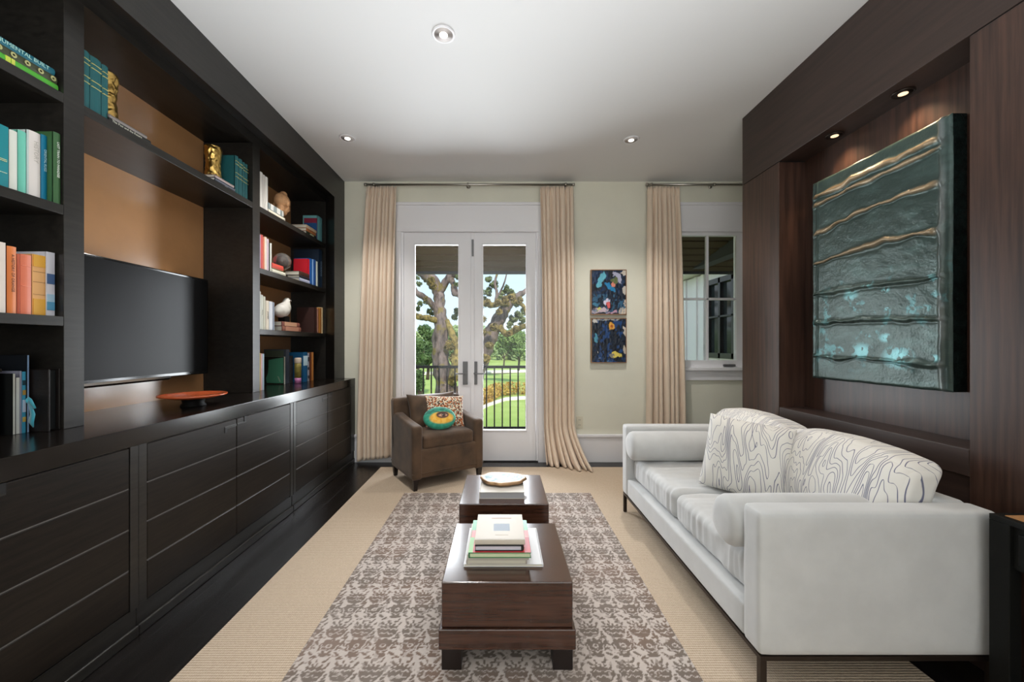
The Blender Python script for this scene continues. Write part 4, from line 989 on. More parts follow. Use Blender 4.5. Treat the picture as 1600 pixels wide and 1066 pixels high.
bm = BM(); pillow(bm, 0.41, 0.41, 0.19, 30, 0.035, T, 0.006, 3)
rebase(tag(obj('throw_pillow', bm, contour_cloth('moire_linen_fine', (2.0, 9.0, 2.1), 12.0, 0.0015, math.radians(-50)), None, True), 'square white pillow with wavy slate lines leaning in the middle of the sofa', 'pillow'), (1.335, 2.17, 0.45))

# ------------------------------------------------------------------ console table at the right edge
ct = empty('console_table', (1.752, 0.9, 0.010), 'black console table with a tan top beside the near sofa arm', 'table')
cx0, cx1, cy0, cy1, cz = 1.658, 1.842, 0.42, 1.349, 0.680
M_blackw = pm('black_painted_wood', (0.005, 0.0055, 0.005, 1), 0.5, bump=0.05, bscale=70, spec=0.2)
bm = BM(); box(bm, cx0, cx1, cy0, cy1, cz-0.020, cz-0.001, 0.002)
obj('top_frame', bm, M_blackw, ct)
bm = BM(); box(bm, cx0+0.024, cx1-0.02, cy0+0.024, cy1-0.024, cz-0.002, cz+0.0006); obj('top_inlay', bm, pm('tan_top', S(178, 132, 88), 0.35), ct)
for x in (cx0, cx1-0.04):
    for y in (cy0, cy1-0.055):
        bm = BM(); z_ = 0.010 if x < 1.6 else 0.0005
        box(bm, x, x+0.04, y, y+0.055, 0.0005 if x > 1.6 else 0.01, cz-0.020, 0.002); obj('leg', bm, M_blackw, ct)
bm = BM(); box(bm, cx0+0.012, cx1-0.012, cy0+0.055, cy1-0.055, cz-0.16, cz-0.021); box(bm, cx0+0.012, cx1-0.012, cy1-0.054, cy1-0.012, cz-0.16, cz-0.021); obj('apron', bm, M_blackw, ct)
dr = BM(); box(dr, cx0+0.002, cx0+0.014, cy0+0.075, cy1-0.075, cz-0.140, cz-0.040, 0.002); dro = obj('drawer', dr, M_blackw, ct)
bm = BM(); cyl(bm, (cx0+0.002, (cy0+cy1)/2, cz-0.09), (cx0-0.02, (cy0+cy1)/2, cz-0.09), 0.011); obj('knob', bm, M_bronze, dro)

# ------------------------------------------------------------------ armchair
AW, AD = 0.70, 0.56
ach = empty('armchair', (-0.607, 3.748, 0.010), 'brown velvet armchair turned toward the sofa in front of the terrace doors', 'armchair', rz=math.radians(34))
hw, hd = AW/2, AD/2
bm = BM(); rbox(bm, (0, 0.0, 0.225), (AW-0.012, AD-0.012, 0.25), 0.018, 12, lambda p, v: (0, 0, 0)); obj('seat_base', bm, M_brown, ach, True, local=True)
bm = BM(); box(bm, -hw+0.001, hw-0.001, -hd+0.001, hd-0.001, 0.142, 0.148, 0.002); obj('piping', bm, M_brown, ach, local=True)
for sx in (-1, 1):
    bm = BM()
    def ad(p, v):
        t = (v.y+hd)/AD
        return (0.006*sx*(1-p[2]**2)*0, 0, (0.045*t+0.03*t*t)*(1 if p[2] > 0 else 0)*max(0, p[2]))
    rbox(bm, (sx*(hw-0.048), 0.0, 0.32), (0.096, AD, 0.46), 0.028, 18, ad); obj('arm', bm, M_brown, ach, True, local=True)
bm = BM()
def bd(p, v):
    k = max(0, (v.z+0.18)/0.5)
    return (0.0, 0.045*k, 0.012*(1-p[0]**2)*max(0, p[2]))
rbox(bm, (0, hd-0.075, 0.485), (AW, 0.11, 0.50), 0.030, 22, bd); obj('backrest', bm, M_brown, ach, True, local=True)
bm = BM(); rbox(bm, (0, -0.055, 0.40), (AW-0.20, AD-0.12, 0.125), 0.035, 24, lambda p, v: (0, 0, 0.022*(1-p[0]**2)*(1-p[1]**2)*max(0, p[2])+0.004*mnoise.noise(v*9))); obj('seat_cushion', bm, M_brown, ach, True, local=True)
T = Matrix.Translation((0.0, 0.095, 0.600)) @ Matrix.Rotation(math.radians(90-14), 4, 'X')
bm = BM(); pillow(bm, 0.50, 0.36, 0.16, 28, 0.09, T, 0.014, 6); obj('back_cushion', bm, M_brown, ach, True, local=True)
for sx in (-1, 1):
    for sy in (-1, 1):
        bm = BM(); x = sx*(hw-0.035); y = sy*(hd-0.035)
        bmesh.ops.create_cone(bm, cap_ends=True, segments=4, radius1=0.022, radius2=0.032, depth=0.095, matrix=Matrix.Translation((x, y, 0.0475+0.0005)) @ Matrix.Rotation(PI/4, 4, 'Z'))
        obj('leg', bm, M_leg, ach, local=True)
AM = Matrix.Translation(ach.location) @ Matrix.Rotation(math.radians(34), 4, 'Z')
def leopard():
    m = pm('leopard_print', S(222, 206, 180), 0.85, sheen=0.3); n = m.node_tree; b = n.nodes['Principled BSDF']
    t = n.nodes.new('ShaderNodeTexCoord'); v = n.nodes.new('ShaderNodeTexVoronoi'); v.inputs['Scale'].default_value = 46; n.links.new(t.outputs['Object'], v.inputs['Vector'])
    v2 = n.nodes.new('ShaderNodeTexVoronoi'); v2.inputs['Scale'].default_value = 70; n.links.new(t.outputs['Object'], v2.inputs['Vector'])
    r = n.nodes.new('ShaderNodeValToRGB'); r.color_ramp.interpolation = 'CONSTANT'; e = r.color_ramp.elements
    e[0].color = S(184, 100, 46); e[1].position = 0.46; e[1].color = S(226, 212, 188)
    n.links.new(v.outputs['Distance'], r.inputs[0])
    r2 = n.nodes.new('ShaderNodeValToRGB'); r2.color_ramp.interpolation = 'CONSTANT'; r2.color_ramp.elements[0].color = (1, 1, 1, 1); r2.color_ramp.elements[1].position = 0.42; r2.color_ramp.elements[1].color = (0, 0, 0, 1)
    n.links.new(v2.outputs['Distance'], r2.inputs[0])
    x = n.nodes.new('ShaderNodeMix'); x.data_type = 'RGBA'; x.inputs['B'].default_value = S(52, 34, 28)
    n.links.new(r2.outputs[0], x.inputs['Factor']); n.links.new(r.outputs[0], x.inputs['A']); n.links.new(x.outputs['Result'], b.inputs['Base Color']); return m
T = AM @ Matrix.Translation((0.075, -0.015, 0.605)) @ Matrix.Rotation(math.radians(-14), 4, 'Z') @ Matrix.Rotation(math.radians(90-22), 4, 'X') @ Matrix.Rotation(math.radians(-3), 4, 'Z')
bm = BM(); pillow(bm, 0.37, 0.31, 0.11, 26, 0.06, T, 0.004, 2)
rebase(tag(obj('throw_pillow', bm, leopard(), None, True), 'cream, rust and black speckled pillow on the brown armchair', 'pillow'), T @ Vector((0, -0.15, 0)))
# round eye pillow
def eye():
    T = AM @ Matrix.Translation((-0.035, -0.135, 0.572)) @ Matrix.Rotation(math.radians(-16), 4, 'Z') @ Matrix.Rotation(math.radians(90-34), 4, 'X')
    n = 70; bm = BM(); ns = 34; a_, b_ = 0.148, 0.110
    A = np.linspace(0, 2*PI, n+1); s = np.linspace(0, 1, ns)
    AA, SS = np.meshgrid(A, s, indexing='ij'); rr = np.sin(SS*PI/2)
    x = a_*rr*np.cos(AA); y = b_*rr*np.sin(AA); z = 0.045*np.sqrt(np.clip(1-rr**3, 0, 1))
    C = np.zeros(x.shape+(3,))+col3(30, 138, 112)
    put(C, np.clip(fbm(AA*9/1.0, rr*3, 4)*1.6-0.4, 0, 1), col3(60, 176, 146), .8)
    put(C, (y > 0.030) & (fbm(x*40, y*90, 5) > 0.45), col3(14, 96, 84), .8)
    ex, ey = x-0.012, y+0.002
    al = np.clip((1.0-np.hypot(ex/0.118, (ey+0.012)/0.062))*5, 0, 1); put(C, al, col3(226, 166, 46)); put(C, al*(fbm(x*50, y*50, 6) > .5), col3(238, 196, 92), .6)
    ax_, ay_ = x-0.022, y-0.012
    lid = np.clip((1-np.hypot(ax_/0.062, ay_/0.036))*6, 0, 1); put(C, lid, col3(92, 52, 40))
    w = np.clip((1-np.hypot((ax_-0.004)/0.044, (ay_+0.006)/0.018))*5, 0, 1); put(C, w, col3(196, 150, 120))
    put(C, np.hypot(ax_-0.008, ay_+0.004) < 0.018, col3(86, 56, 44)); put(C, np.hypot(ax_-0.008, ay_+0.004) < 0.009, col3(16, 12, 12)); put(C, np.hypot(ax_-0.003, ay_-0.001) < 0.0035, col3(230, 226, 220))
    put(C, (np.abs(ay_-0.019+ax_*ax_*6) < 0.0035) & (np.abs(ax_) < 0.055), col3(40, 24, 22)); put(C, (np.abs(ay_+0.020-ax_*ax_*5) < 0.0025) & (np.abs(ax_) < 0.048), col3(60, 34, 28))
    F_ = np.stack([x, y, z], -1); Bk = np.stack([x, y, -z], -1)[:, ::-1]
    P = np.concatenate([F_, Bk], 1); CC = np.concatenate([C, np.zeros_like(C)+col3(30, 138, 112)], 1)
    Mx = np.array(T); P = P @ Mx[:3, :3].T+Mx[:3, 3]
    me = grid_mesh('round_pillow', P, CC)
    o = obj('round_pillow', me, vcol_mat('painted_velvet', 0.7, sheen=0.3), None, True)
    rebase(tag(o, 'oval green and yellow pillow printed with an eye on the armchair', 'pillow'), T @ Vector((0, -0.1, 0)))
eye()

# ------------------------------------------------------------------ curtains and rods
def rod(x0, x1, brs, label):
    zc = 2.928; yc = WY-0.085
    t = empty('curtain_rod', ((x0+x1)/2, yc, zc), label, 'curtain rod', 'brushed nickel curtain rods')
    bm = BM(); cyl(bm, (x0, yc, zc), (x1, yc, zc), 0.011); obj('pole', bm, M_nickel, t, True)
    for x in (x0, x1):
        bm = BM(); cyl(bm, (x-0.012, yc, zc), (x+0.012, yc, zc), 0.016); obj('finial', bm, M_nickel, t, True)
    for x in brs:
        bm = BM(); cyl(bm, (x, yc, zc), (x, WY, zc+0.012), 0.006); cyl(bm, (x, WY-0.008, zc+0.012), (x, WY, zc+0.012), 0.022); cyl(bm, (x-0.009, yc, zc), (x+0.009, yc, zc), 0.018); obj('bracket', bm, M_nickel, t, True)
rod(X_at(571, WY-0.085), X_at(896, WY-0.085), (X_at(584, WY-0.085), X_at(731, WY-0.085), X_at(884, WY-0.085)), 'nickel rod over the terrace doors, holding two curtains')
rod(X_at(1011, WY-0.085), 2.75, (X_at(1018, WY-0.085), X_at(1116, WY-0.085), 2.6), 'nickel rod over the window at the right')
def curtain(xt0, xt1, xb0, xb1, nf, label, seed=0, puddle=0.0, floor_z=0.012, hang=0.0, shear=0.0, amp=0.052):
    yc = WY-0.088; n = nf*14; m = 84; ztop = 2.905
    U, V = np.meshgrid(np.linspace(0, 1, n+1), np.linspace(0, 1, m+1), indexing='ij')
    ph = 2*PI*nf*(U+0.022*np.sin(U*17+seed)+0.006*np.sin(V*5+U*11+seed)*V)
    k = 1-np.exp(-V*9); xb_ = np.clip(V*1.15, 0, 1)**0.7
    X = (xt0+(xt1-xt0)*U)*(1-xb_)+(xb0+(xb1-xb0)*U)*xb_
    a = amp*(0.35+0.65*k)*(0.75+0.5*vn(U*nf*1.0, V*0.6, seed+1))
    s = np.sin(ph); s = np.sign(s)*np.abs(s)**0.75
    Y = yc+a*s*0.62; X = X+0.16*a*np.sin(ph+1.4)+0.006*(fbm(U*6, V*3, seed)-0.5)*V
    hb = (V < 0.035); Y = Y+hb*0.012*np.sin(ph*2)
    Zt = ztop-V*(ztop-floor_z)
    if puddle > 0:
        q = np.clip((V-0.86)/0.14, 0, 1); ff = 0.35+0.65*(0.5+0.5*np.sin(ph+2.5)); 
        Y = Y-puddle*q**1.6*ff*(0.3+0.9*U*(0.6+0.4*vn(U*5, U*0, 3))); X = X+shear*q**1.5*(0.15+0.85*U); Zt = np.maximum(Zt, floor_z+0.010*q*(0.5+0.5*np.cos(ph)))
    if hang: Zt = Zt+hang*V**6*(0.3*vn(U*5, V*0, seed)+U*0.6)
    Y = np.minimum(Y, WY-0.042)
    P = np.stack([X, Y, Zt], -1)
    me = grid_mesh('curtain', P)
    o = obj('curtain', me, M_curt, None, True)
    so = o.modifiers.new('cloth', 'SOLIDIFY'); so.thickness = 0.003; so.offset = 0
    rebase(tag(o, label, 'curtain', 'beige pleated floor-length curtains'), ((xt0+xt1)/2, yc, 2.905)); return o
Yc = WY-0.09
xa = lambda p: X_at(p, Yc)
curtain(xa(572), xa(620), xa(557), xa(613), 8, 'leftmost beige curtain, between the bookcase and the terrace doors', 1, floor_z=0.03, hang=0.06)
curtain(xa(843), xa(896), xa(849), xa(898), 7, 'middle beige curtain, puddling on the carpet right of the terrace doors', 4, puddle=0.30, shear=0.13, floor_z=0.014)
curtain(xa(1012), xa(1060), xa(1010), xa(1070), 7, 'rightmost beige curtain, hanging left of the window behind the sofa', 7)

# ------------------------------------------------------------------ outlet
oxx = X_at(905.5, WY); oz0, oz1 = Z_at(669.5, WY), Z_at(650.5, WY)
ol = empty('wall_outlet', (oxx, WY, (oz0+oz1)/2), 'ivory electrical outlet low on the sage wall beside the middle curtain', 'outlet')
bm = BM(); box(bm, oxx-0.036, oxx+0.036, WY-0.006, WY, oz0, oz1, 0.002); obj('cover_plate', bm, pm('ivory_plastic', S(214, 208, 188), 0.4), ol)
for z_ in (oz0+0.038, oz1-0.038):
    bm = BM(); cyl(bm, (oxx, WY-0.0095, z_), (oxx, WY-0.005, z_), 0.017); sk = obj('socket', bm, MATS['ivory_plastic'], ol)
    bm = BM(); box(bm, oxx-0.008, oxx-0.005, WY-0.0105, WY-0.009, z_-0.006, z_+0.006); box(bm, oxx+0.005, oxx+0.008, WY-0.0105, WY-0.009, z_-0.006, z_+0.006); obj('slot', bm, M_black, sk)

# ------------------------------------------------------------------ two small framed paintings
def framed(px0, px1, py0, py1, kind, label):
    x0, x1 = X_at(px0, WY-0.03), X_at(px1, WY-0.03); z1, z0 = Z_at(py0, WY-0.03), Z_at(py1, WY-0.03)
    t = empty('framed_painting', ((x0+x1)/2, WY, (z0+z1)/2), label, 'painting', 'small framed abstract paintings')
    M = pm('copper_frame', (0.36, 0.20, 0.11, 1), 0.35, 0.7); f = 0.008
    bm = BM()
    for a in ((x0, x0+f, z0, z1), (x1-f, x1, z0, z1), (x0+f, x1-f, z0, z0+f), (x0+f, x1-f, z1-f, z1)): box(bm, a[0], a[1], WY-0.034, WY-0.001, a[2], a[3], 0.001)
    obj('frame', bm, M, t)
    U, V = np.meshgrid(np.linspace(0, 1, 130), np.linspace(0, 1, 160), indexing='ij')   # V from the bottom
    C = np.zeros(U.shape+(3,))+col3(12, 26, 44)
    n1 = fbm(U*7, V*8, 3 if kind else 13); n2 = fbm(U*14, V*12, 6 if kind else 17)
    wu, wv = U+(n1-0.5)*0.16, V+(n2-0.5)*0.14
    def bl(cx, cy, rx, ry, a, c, s=8, al=1):
        ca, sa = math.cos(a), math.sin(a); p, q = wu-cx, (wv-cy)*1.25; put(C, np.clip((1-np.hypot((p*ca+q*sa)/rx, (-p*sa+q*ca)/ry))*s, 0, 1), col3(*c), al)
    put(C, n2 > 0.56, col3(16, 44, 78)); put(C, n1 > 0.62, col3(8, 14, 26))
    if kind:
        bl(.28, .78, .10, .24, -.35, (92, 168, 188)); bl(.54, .60, .20, .09, -.7, (30, 120, 170)); bl(.76, .84, .07, .20, .5, (168, 168, 190)); bl(.66, .76, .10, .10, 0, (90, 100, 60))
        bl(.64, .66, .05, .06, 0, (210, 130, 110)); bl(.95, .95, .14, .05, 0, (200, 190, 176)); bl(.97, .55, .07, .16, 0, (186, 180, 170)); bl(.9, .08, .12, .12, 0, (206, 190, 170)); bl(.98, .25, .05, .1, 0, (200, 180, 160))
        bl(.45, .28, .12, .10, .6, (206, 204, 226)); bl(.50, .20, .08, .10, 0, (214, 96, 96)); bl(.25, .08, .26, .08, .1, (200, 180, 190)); bl(.22, .11, .09, .05, 0, (206, 204, 100)); bl(.10, .20, .09, .07, 0, (60, 120, 150)); bl(.60, .04, .16, .05, 0, (190, 150, 170)); bl(.62, .12, .03, .14, -.6, (20, 40, 70))
        put(C, (n2 > .60) & (V < .45), col3(60, 110, 140), .6)
    else:
        bl(.60, .82, .10, .10, 0, (218, 160, 62)); bl(.60, .80, .04, .04, 0, (180, 90, 30)); bl(.70, .17, .18, .09, -.2, (226, 206, 96)); bl(.14, .55, .05, .14, .2, (80, 150, 176)); bl(.08, .95, .12, .05, 0, (206, 204, 200))
        bl(.97, .70, .06, .16, 0, (200, 190, 176)); bl(.97, .30, .05, .12, 0, (196, 186, 170)); bl(.24, .12, .06, .03, .6, (150, 170, 190)); bl(.50, .03, .05, .03, 0, (120, 160, 180)); bl(.5, .99, .4, .03, 0, (180, 180, 176)); bl(.16, .23, .02, .02, 0, (220, 220, 220))
        put(C, (n2 > .60) & (U > .15) & (U < .9), col3(24, 70, 130), .7)
    Yr = WY-0.028-0.004*fbm(U*20, V*20, 5)
    P = np.stack([x0+f+(x1-x0-2*f)*U, Yr, z0+f+(z1-z0-2*f)*V], -1)
    me = grid_mesh('canvas', P, C); obj('canvas', me, vcol_mat('oil_paint', 0.35), t)
    bm = BM(); box(bm, x0+f, x1-f, WY-0.022, WY-0.001, z0+f, z1-f); obj('backing_board', bm, M_black, t)
framed(923.2, 979, 421.3, 492, 1, 'upper small framed painting of pale blue and black swirls')
framed(923.6, 979, 497.2, 567.3, 0, 'lower small framed painting of navy with orange and yellow spots')

# ------------------------------------------------------------------ large relief painting in the niche
def relief():
    px, y0, y1, z0, z1 = 1.972, 1.728, 2.505, 1.042, 2.262
    t = empty('relief_artwork', (px, (y0+y1)/2, z0), 'large patinated green relief artwork hanging in the wood niche', 'artwork')
    n, m = 300, 460
    U, V = np.meshgrid(np.linspace(0, 1, n), np.linspace(0, 1, m), indexing='ij')   # U: far(left) -> near(right), V from the top
    H = 0.004*(fbm(U*5, V*9, 2)-0.5)*2+0.0015*fbm(U*22, V*60, 5)
    C = np.zeros(U.shape+(3,))+col3(58, 74, 70)
    put(C, np.clip((fbm(U*3, V*6, 8)-0.45)*3, 0, 1), col3(50, 66, 62)); put(C, np.clip((fbm(U*8, V*30, 12)-0.5)*3, 0, 1), col3(84, 108, 104), .5)
    put(C, np.clip(0.35-V, 0, 1)*1.4, col3(84, 108, 106), .6)
    ridges = [(0.075, -0.000, 0.010, 1.0), (0.115, -0.010, 0.008, 0.9), (0.255, -0.020, 0.011, 0.9), (0.41, -0.005, 0.011, 0.75), (0.575, 0.02, 0.008, 0.35), (0.725, 0.01, 0.008, 0.35), (0.895, 0.015, 0.008, 0.25)]
    for i, (v0, sl, w, g_) in enumerate(ridges):
        vc = v0+0.045*(0.5-U)*0+sl*(U-0.5)+0.016*(fbm(U*6, U*0+i, 31+i)-0.5)*2-0.018*np.sin((U-0.05)*PI)*(1 if i in (2, 3) else 0.2)
        ww = w*(0.35+1.3*vn(U*7, U*0+i, 40+i)); env = np.clip(U*18, 0, 1)*np.clip((1-U)*14-0.3, 0, 1)
        r = np.exp(-((V-vc)/ww)**2)*env
        H += 0.013*r*(0.6+0.8*vn(U*12, V*30, 50+i)); H -= 0.004*np.exp(-((V-vc-ww*1.6)/ww)**2)*env
        put(C, np.clip(r*1.5-0.35, 0, 1), col3(164, 142, 112) if g_ > .5 else col3(74, 92, 84), g_)
    e = np.exp(-((U-0.955+0.012*(fbm(V*12, V*0, 61)-.5)*2)/0.016)**2); H += 0.009*e*(0.5+vn(V*25, V*0, 63)); put(C, e*vn(V*14, V*0, 65), col3(134, 138, 138), .8)
    H += 0.004*np.exp(-((U-0.06)/0.01)**2)
    tl = np.clip((fbm(U*14, V*19, 71)-0.60)*9, 0, 1)*np.clip((V-0.48)*6, 0, 1)*np.clip((0.96-V)*10, 0, 1); put(C, tl*(fbm(U*40, V*60, 91) > 0.46), col3(90, 146, 150), .55)
    for (cu, cv, r_) in ((.50, .565, .05), (.62, .60, .035), (.36, .60, .07), (.63, .68, .02), (.62, .80, .05), (.45, .86, .10), (.70, .88, .12), (.90, .58, .04), (.92, .88, .04)):
        b_ = np.clip(1-np.hypot((U-cu)/r_, (V-cv)/(r_*0.45)), 0, 1)*(fbm(U*30, V*36, 73) > .45); put(C, b_*1.5 if False else np.clip(b_*1.6, 0, 1), col3(120, 180, 184), .7)
    edge = 0.006*(fbm(V*9, V*0, 81)-.5)
    Yp = y1-(y1-y0)*U+np.where(U < .02, edge, 0)-np.where(U > .98, edge, 0)
    Zp = z1-(z1-z0)*V+np.where((V < .01) | (V > .99), 0.005*(fbm(U*10, U*0, 83)-.5), 0)
    ed = np.clip(np.minimum(np.minimum(U, 1-U)*n/6, np.minimum(V, 1-V)*m/6), 0, 1); 
    Xp = px-0.012-H+(1-ed)**2*0.010
    P = np.stack([Xp, Yp, Zp], -1); me = grid_mesh('relief_face', P, C)
    obj('relief_face', me, vcol_mat('patinated_bronze', 0.36, 0.35, bump=0.15, bscale=90), t, True)
    bm = BM(); box(bm, px-0.004, NB-0.001, y0+0.001, y1-0.001, z0+0.001, z1-0.001, 0.003)
    obj('side_frame', bm, pm('dark_patina', (0.012, 0.024, 0.023, 1), 0.4, 0.4, bump=0.8, bscale=40, var=0.6, vscale=30), t)
relief()
# ------------------------------------------------------------------ terrace, outside
GZ = -3.2
M_plank = pm('porch_planks', S(70, 57, 43), 0.85, spec=0.1)
def porch():
    y0, y1, z0, z1 = Yb, 6.25, 2.70, 2.40
    t = empty('porch_roof', (1.0, y0, z0), 'dark plank porch ceiling seen through the top of the doors and window', 'roof', kind='structure')
    bm = BM(); n = 8; sl = (z1-z0)/(y1-y0)
    for i in range(n):
        a = y0+(y1-y0)*i/n+0.026; b = y0+(y1-y0)*(i+1)/n-0.026
        v = box(bm, -3.5, 4.6, a, b, 0, 0.03)
        for q in v: q.co.z += z0+(q.co.y-y0)*sl
    obj('plank', bm, M_plank, t)['kind'] = 'stuff'
    bm = BM(); v = box(bm, -3.5, 4.6, y0, y1+0.05, 0.02, 0.14)
    for q in v: q.co.z += z0+(q.co.y-y0)*sl
    obj('roof_deck', bm, M_black, t)
    bm = BM(); box(bm, -3.5, 4.6, y1, y1+0.06, z1-0.03, z1+0.2); obj('fascia_board', bm, pm('dark_fascia', S(40, 38, 42), 0.6), t)
    bm = BM()
    prism(bm, [(2.95, 2.62), (3.12, 2.62), (3.12, 2.42), (2.95, 2.42)], 'y', y0, y1); obj('rafter', bm, pm('dark_fascia', S(40, 38, 42), 0.6), t)
porch()
bm = BM(); box(bm, -3.5, 4.6, Yb, 5.85, -0.25, -0.03); tag(obj('terrace_slab', bm, pm('terrace_stone', S(170, 164, 152), 0.8)), 'stone terrace floor outside the doors', 'terrace', kind='structure')
ry = 5.5
rl = empty('balcony_railing', (0.5, ry, -0.03), 'black iron balcony railing with thin upright bars', 'railing')
bm = BM(); box(bm, -2.6, 3.0, ry-0.024, ry+0.024, 0.925, 0.962, 0.004); obj('handrail', bm, M_iron, rl)
bm = BM(); box(bm, -2.6, 3.0, ry-0.014, ry+0.014, 0.085, 0.115, 0.002); obj('bottom_rail', bm, M_iron, rl)
k0 = X_at(830/5.92+620, ry); 
for i in range(-22, 22):
    x = k0+i*0.1094
    if x < -2.55 or x > 2.95: continue
    bm = BM(); box(bm, x-0.009, x+0.009, ry-0.009, ry+0.009, 0.10, 0.93); obj('bar', bm, M_iron, rl)
for x in (-2.6, 3.0):
    bm = BM(); box(bm, x-0.02, x+0.02, ry-0.02, ry+0.02, -0.03, 0.97); obj('post', bm, M_iron, rl)

# neighbouring wing of the house seen through the window
wg = empty('house_wing', (3.75, 7.2, GZ), 'white boarded house wing with a black window, through the right window', 'building')
M_siding = pm('white_siding', S(216, 208, 206), 0.6)
wx = 3.75; wy0, wy1 = 6.3, 7.22; wz0, wz1 = 1.02, 2.40
bm = BM(); box(bm, wx, wx+0.3, 4.6, wy0, GZ, 2.55); box(bm, wx, wx+0.3, wy1, 9.0, GZ, 2.55); box(bm, wx, wx+0.3, wy0, wy1, GZ, wz0); box(bm, wx, wx+0.3, wy0, wy1, wz1, 2.55); obj('siding_wall', bm, M_siding, wg)
bm = BM()
for y in (7.35, 7.62, 8.05, 8.5, 8.95): box(bm, wx-0.03, wx, y-0.05, y+0.05, GZ, 2.55)
obj('batten', bm, M_siding, wg)['kind'] = 'stuff'
bm = BM(); box(bm, wx-0.28, wx+0.3, 4.6, 9.2, 2.58, 2.72); obj('eave', bm, M_siding, wg)
M_bw = pm('black_window_frame', S(30, 28, 30), 0.4)
bm = BM()
for a in ((wy0, wy0+0.10, wz0, wz1), (wy1-0.10, wy1, wz0, wz1), (wy0, wy1, wz0, wz0+0.09), (wy0, wy1, wz1-0.09, wz1), ((wy0+wy1)/2-0.03, (wy0+wy1)/2+0.03, wz0, wz1), (wy0, wy1, 1.72, 1.75)): box(bm, wx-0.04, wx+0.05, a[0], a[1], a[2], a[3])
wf = obj('window', bm, M_bw, wg)
bm = BM(); box(bm, wx+0.02, wx+0.03, wy0+0.05, wy1-0.05, wz0+0.05, wz1-0.05); obj('pane', bm, pm('dark_window_glass', (0.02, 0.024, 0.026, 1), 0.08, spec=0.35), wf)
# the wall that closes the wing, away from the view
bm = BM(); box(bm, wx+0.3, wx+4, 8.8, 9.0, GZ, 2.55); obj('end_wall', bm, M_siding, wg)

# ------------------------------------------------------------------ garden
def lawn():
    n = 220; X, Y = np.meshgrid(np.linspace(-120, 120, n), np.linspace(4.5, 200, n), indexing='ij')
    Z = GZ+0.5*(fbm(X*0.05, Y*0.05, 4)-0.5)*np.clip((Y-20)/20, 0, 1)+np.clip((Y-90)/110, 0, 1)*3.5
    o = obj('lawn', grid_mesh('lawn', np.stack([X, Y, Z], -1)), pm('sunlit_grass', S(138, 160, 72), 0.9, var=0.2, vscale=0.25, col2=S(164, 180, 96)), None, True)
    tag(o, 'bright green lawn beyond the balcony', 'lawn', kind='structure')
lawn()
def strip(pts, w, z, label):
    bm = BM(); L = []
    for i, (x, y) in enumerate(pts):
        L.append([bm.verts.new((x, y-w/2, z)), bm.verts.new((x, y+w/2, z)), bm.verts.new((x, y+w/2, z-0.3)), bm.verts.new((x, y-w/2, z-0.3))])
    for a, b in zip(L, L[1:]):
        for k in range(4): bm.faces.new((a[k], a[(k+1) % 4], b[(k+1) % 4], b[k]))
    bm.faces.new(L[0]); bm.faces.new(L[-1][::-1])
    tag(obj('garden_path', bm, pm('pale_path', S(226, 218, 208), 0.9)), label, 'path', kind='structure')
def G(px, py, z=GZ):
    y = F*(CZ-z)/(py-CY); return (X_at(px, y), y)
strip([G(720, 652), G(750, 640), G(765, 633), G(790, 625), G(815, 623), G(850, 622), G(900, 622)], 1.5, GZ+0.10, 'pale curving path below the golden hedge')
strip([G(500, 588), G(640, 586), G(760, 583), G(830, 581.5), G(900, 581)], 2.6, GZ+0.32, 'narrow pale path far across the lawn')
rnd = random.Random(11)
def leafcloud(bm, c, r, n, s, squash=1.0):
    for _ in range(n):
        while True:
            p = Vector((rnd.uniform(-1, 1), rnd.uniform(-1, 1), rnd.uniform(-1, 1)))
            if p.length < 1: break
        p = p.normalized()*(p.length**0.5)
        q = Vector((c[0]+p.x*r, c[1]+p.y*r, c[2]+p.z*r*squash))
        a = Vector((rnd.gauss(0, 1), rnd.gauss(0, 1), rnd.gauss(0, 1))).normalized(); b = a.orthogonal().normalized(); k = s*rnd.uniform(0.6, 1.3)
        bm.faces.new([bm.verts.new(q+a*k), bm.verts.new(q+b*k*0.5), bm.verts.new(q-a*k), bm.verts.new(q-b*k*0.5)])
def leafmat(name, c1, c2, vs=1.5):
    m = pm(name, S(*c1), 0.6, var=0.3, vscale=vs, col2=S(*c2)); return m
def bark(name, c1, c2, c3, vs=2.2):
    m = pm(name, S(*c1), 0.9, var=0.3, vscale=9, col2=S(*c2), bump=1.0, bscale=16, stretch=(1, 1, 0.35)); n = m.node_tree; b = n.nodes['Principled BSDF']
    src = b.inputs['Base Color'].links[0].from_socket; t = n.nodes.new('ShaderNodeTexCoord'); ns = n.nodes.new('ShaderNodeTexNoise'); ns.inputs['Scale'].default_value = vs; ns.inputs['Detail'].default_value = 5; ns.inputs['Roughness'].default_value = .7
    n.links.new(t.outputs['Object'], ns.inputs['Vector']); r = n.nodes.new('ShaderNodeValToRGB'); r.color_ramp.elements[0].position = .56; r.color_ramp.elements[1].position = .60; n.links.new(ns.outputs['Fac'], r.inputs[0])
    x = n.nodes.new('ShaderNodeMix'); x.data_type = 'RGBA'; x.inputs['B'].default_value = S(*c3); n.links.new(r.outputs[0], x.inputs['Factor']); n.links.new(src, x.inputs['A']); n.links.new(x.outputs['Result'], b.inputs['Base Color']); return m
M_bark = bark('oak_bark', (58, 48, 46), (128, 112, 106), (112, 98, 56), 3.5)
M_moss = pm('golden_moss', S(62, 56, 34), 0.95, var=0.4, vscale=9, col2=S(158, 138, 78), bump=1.0, bscale=14)
OY = 12.0
def O(px, py, dy=0.0): return (X_at(px, OY), OY+dy, Z_at(py, OY))
pxm = OY/F
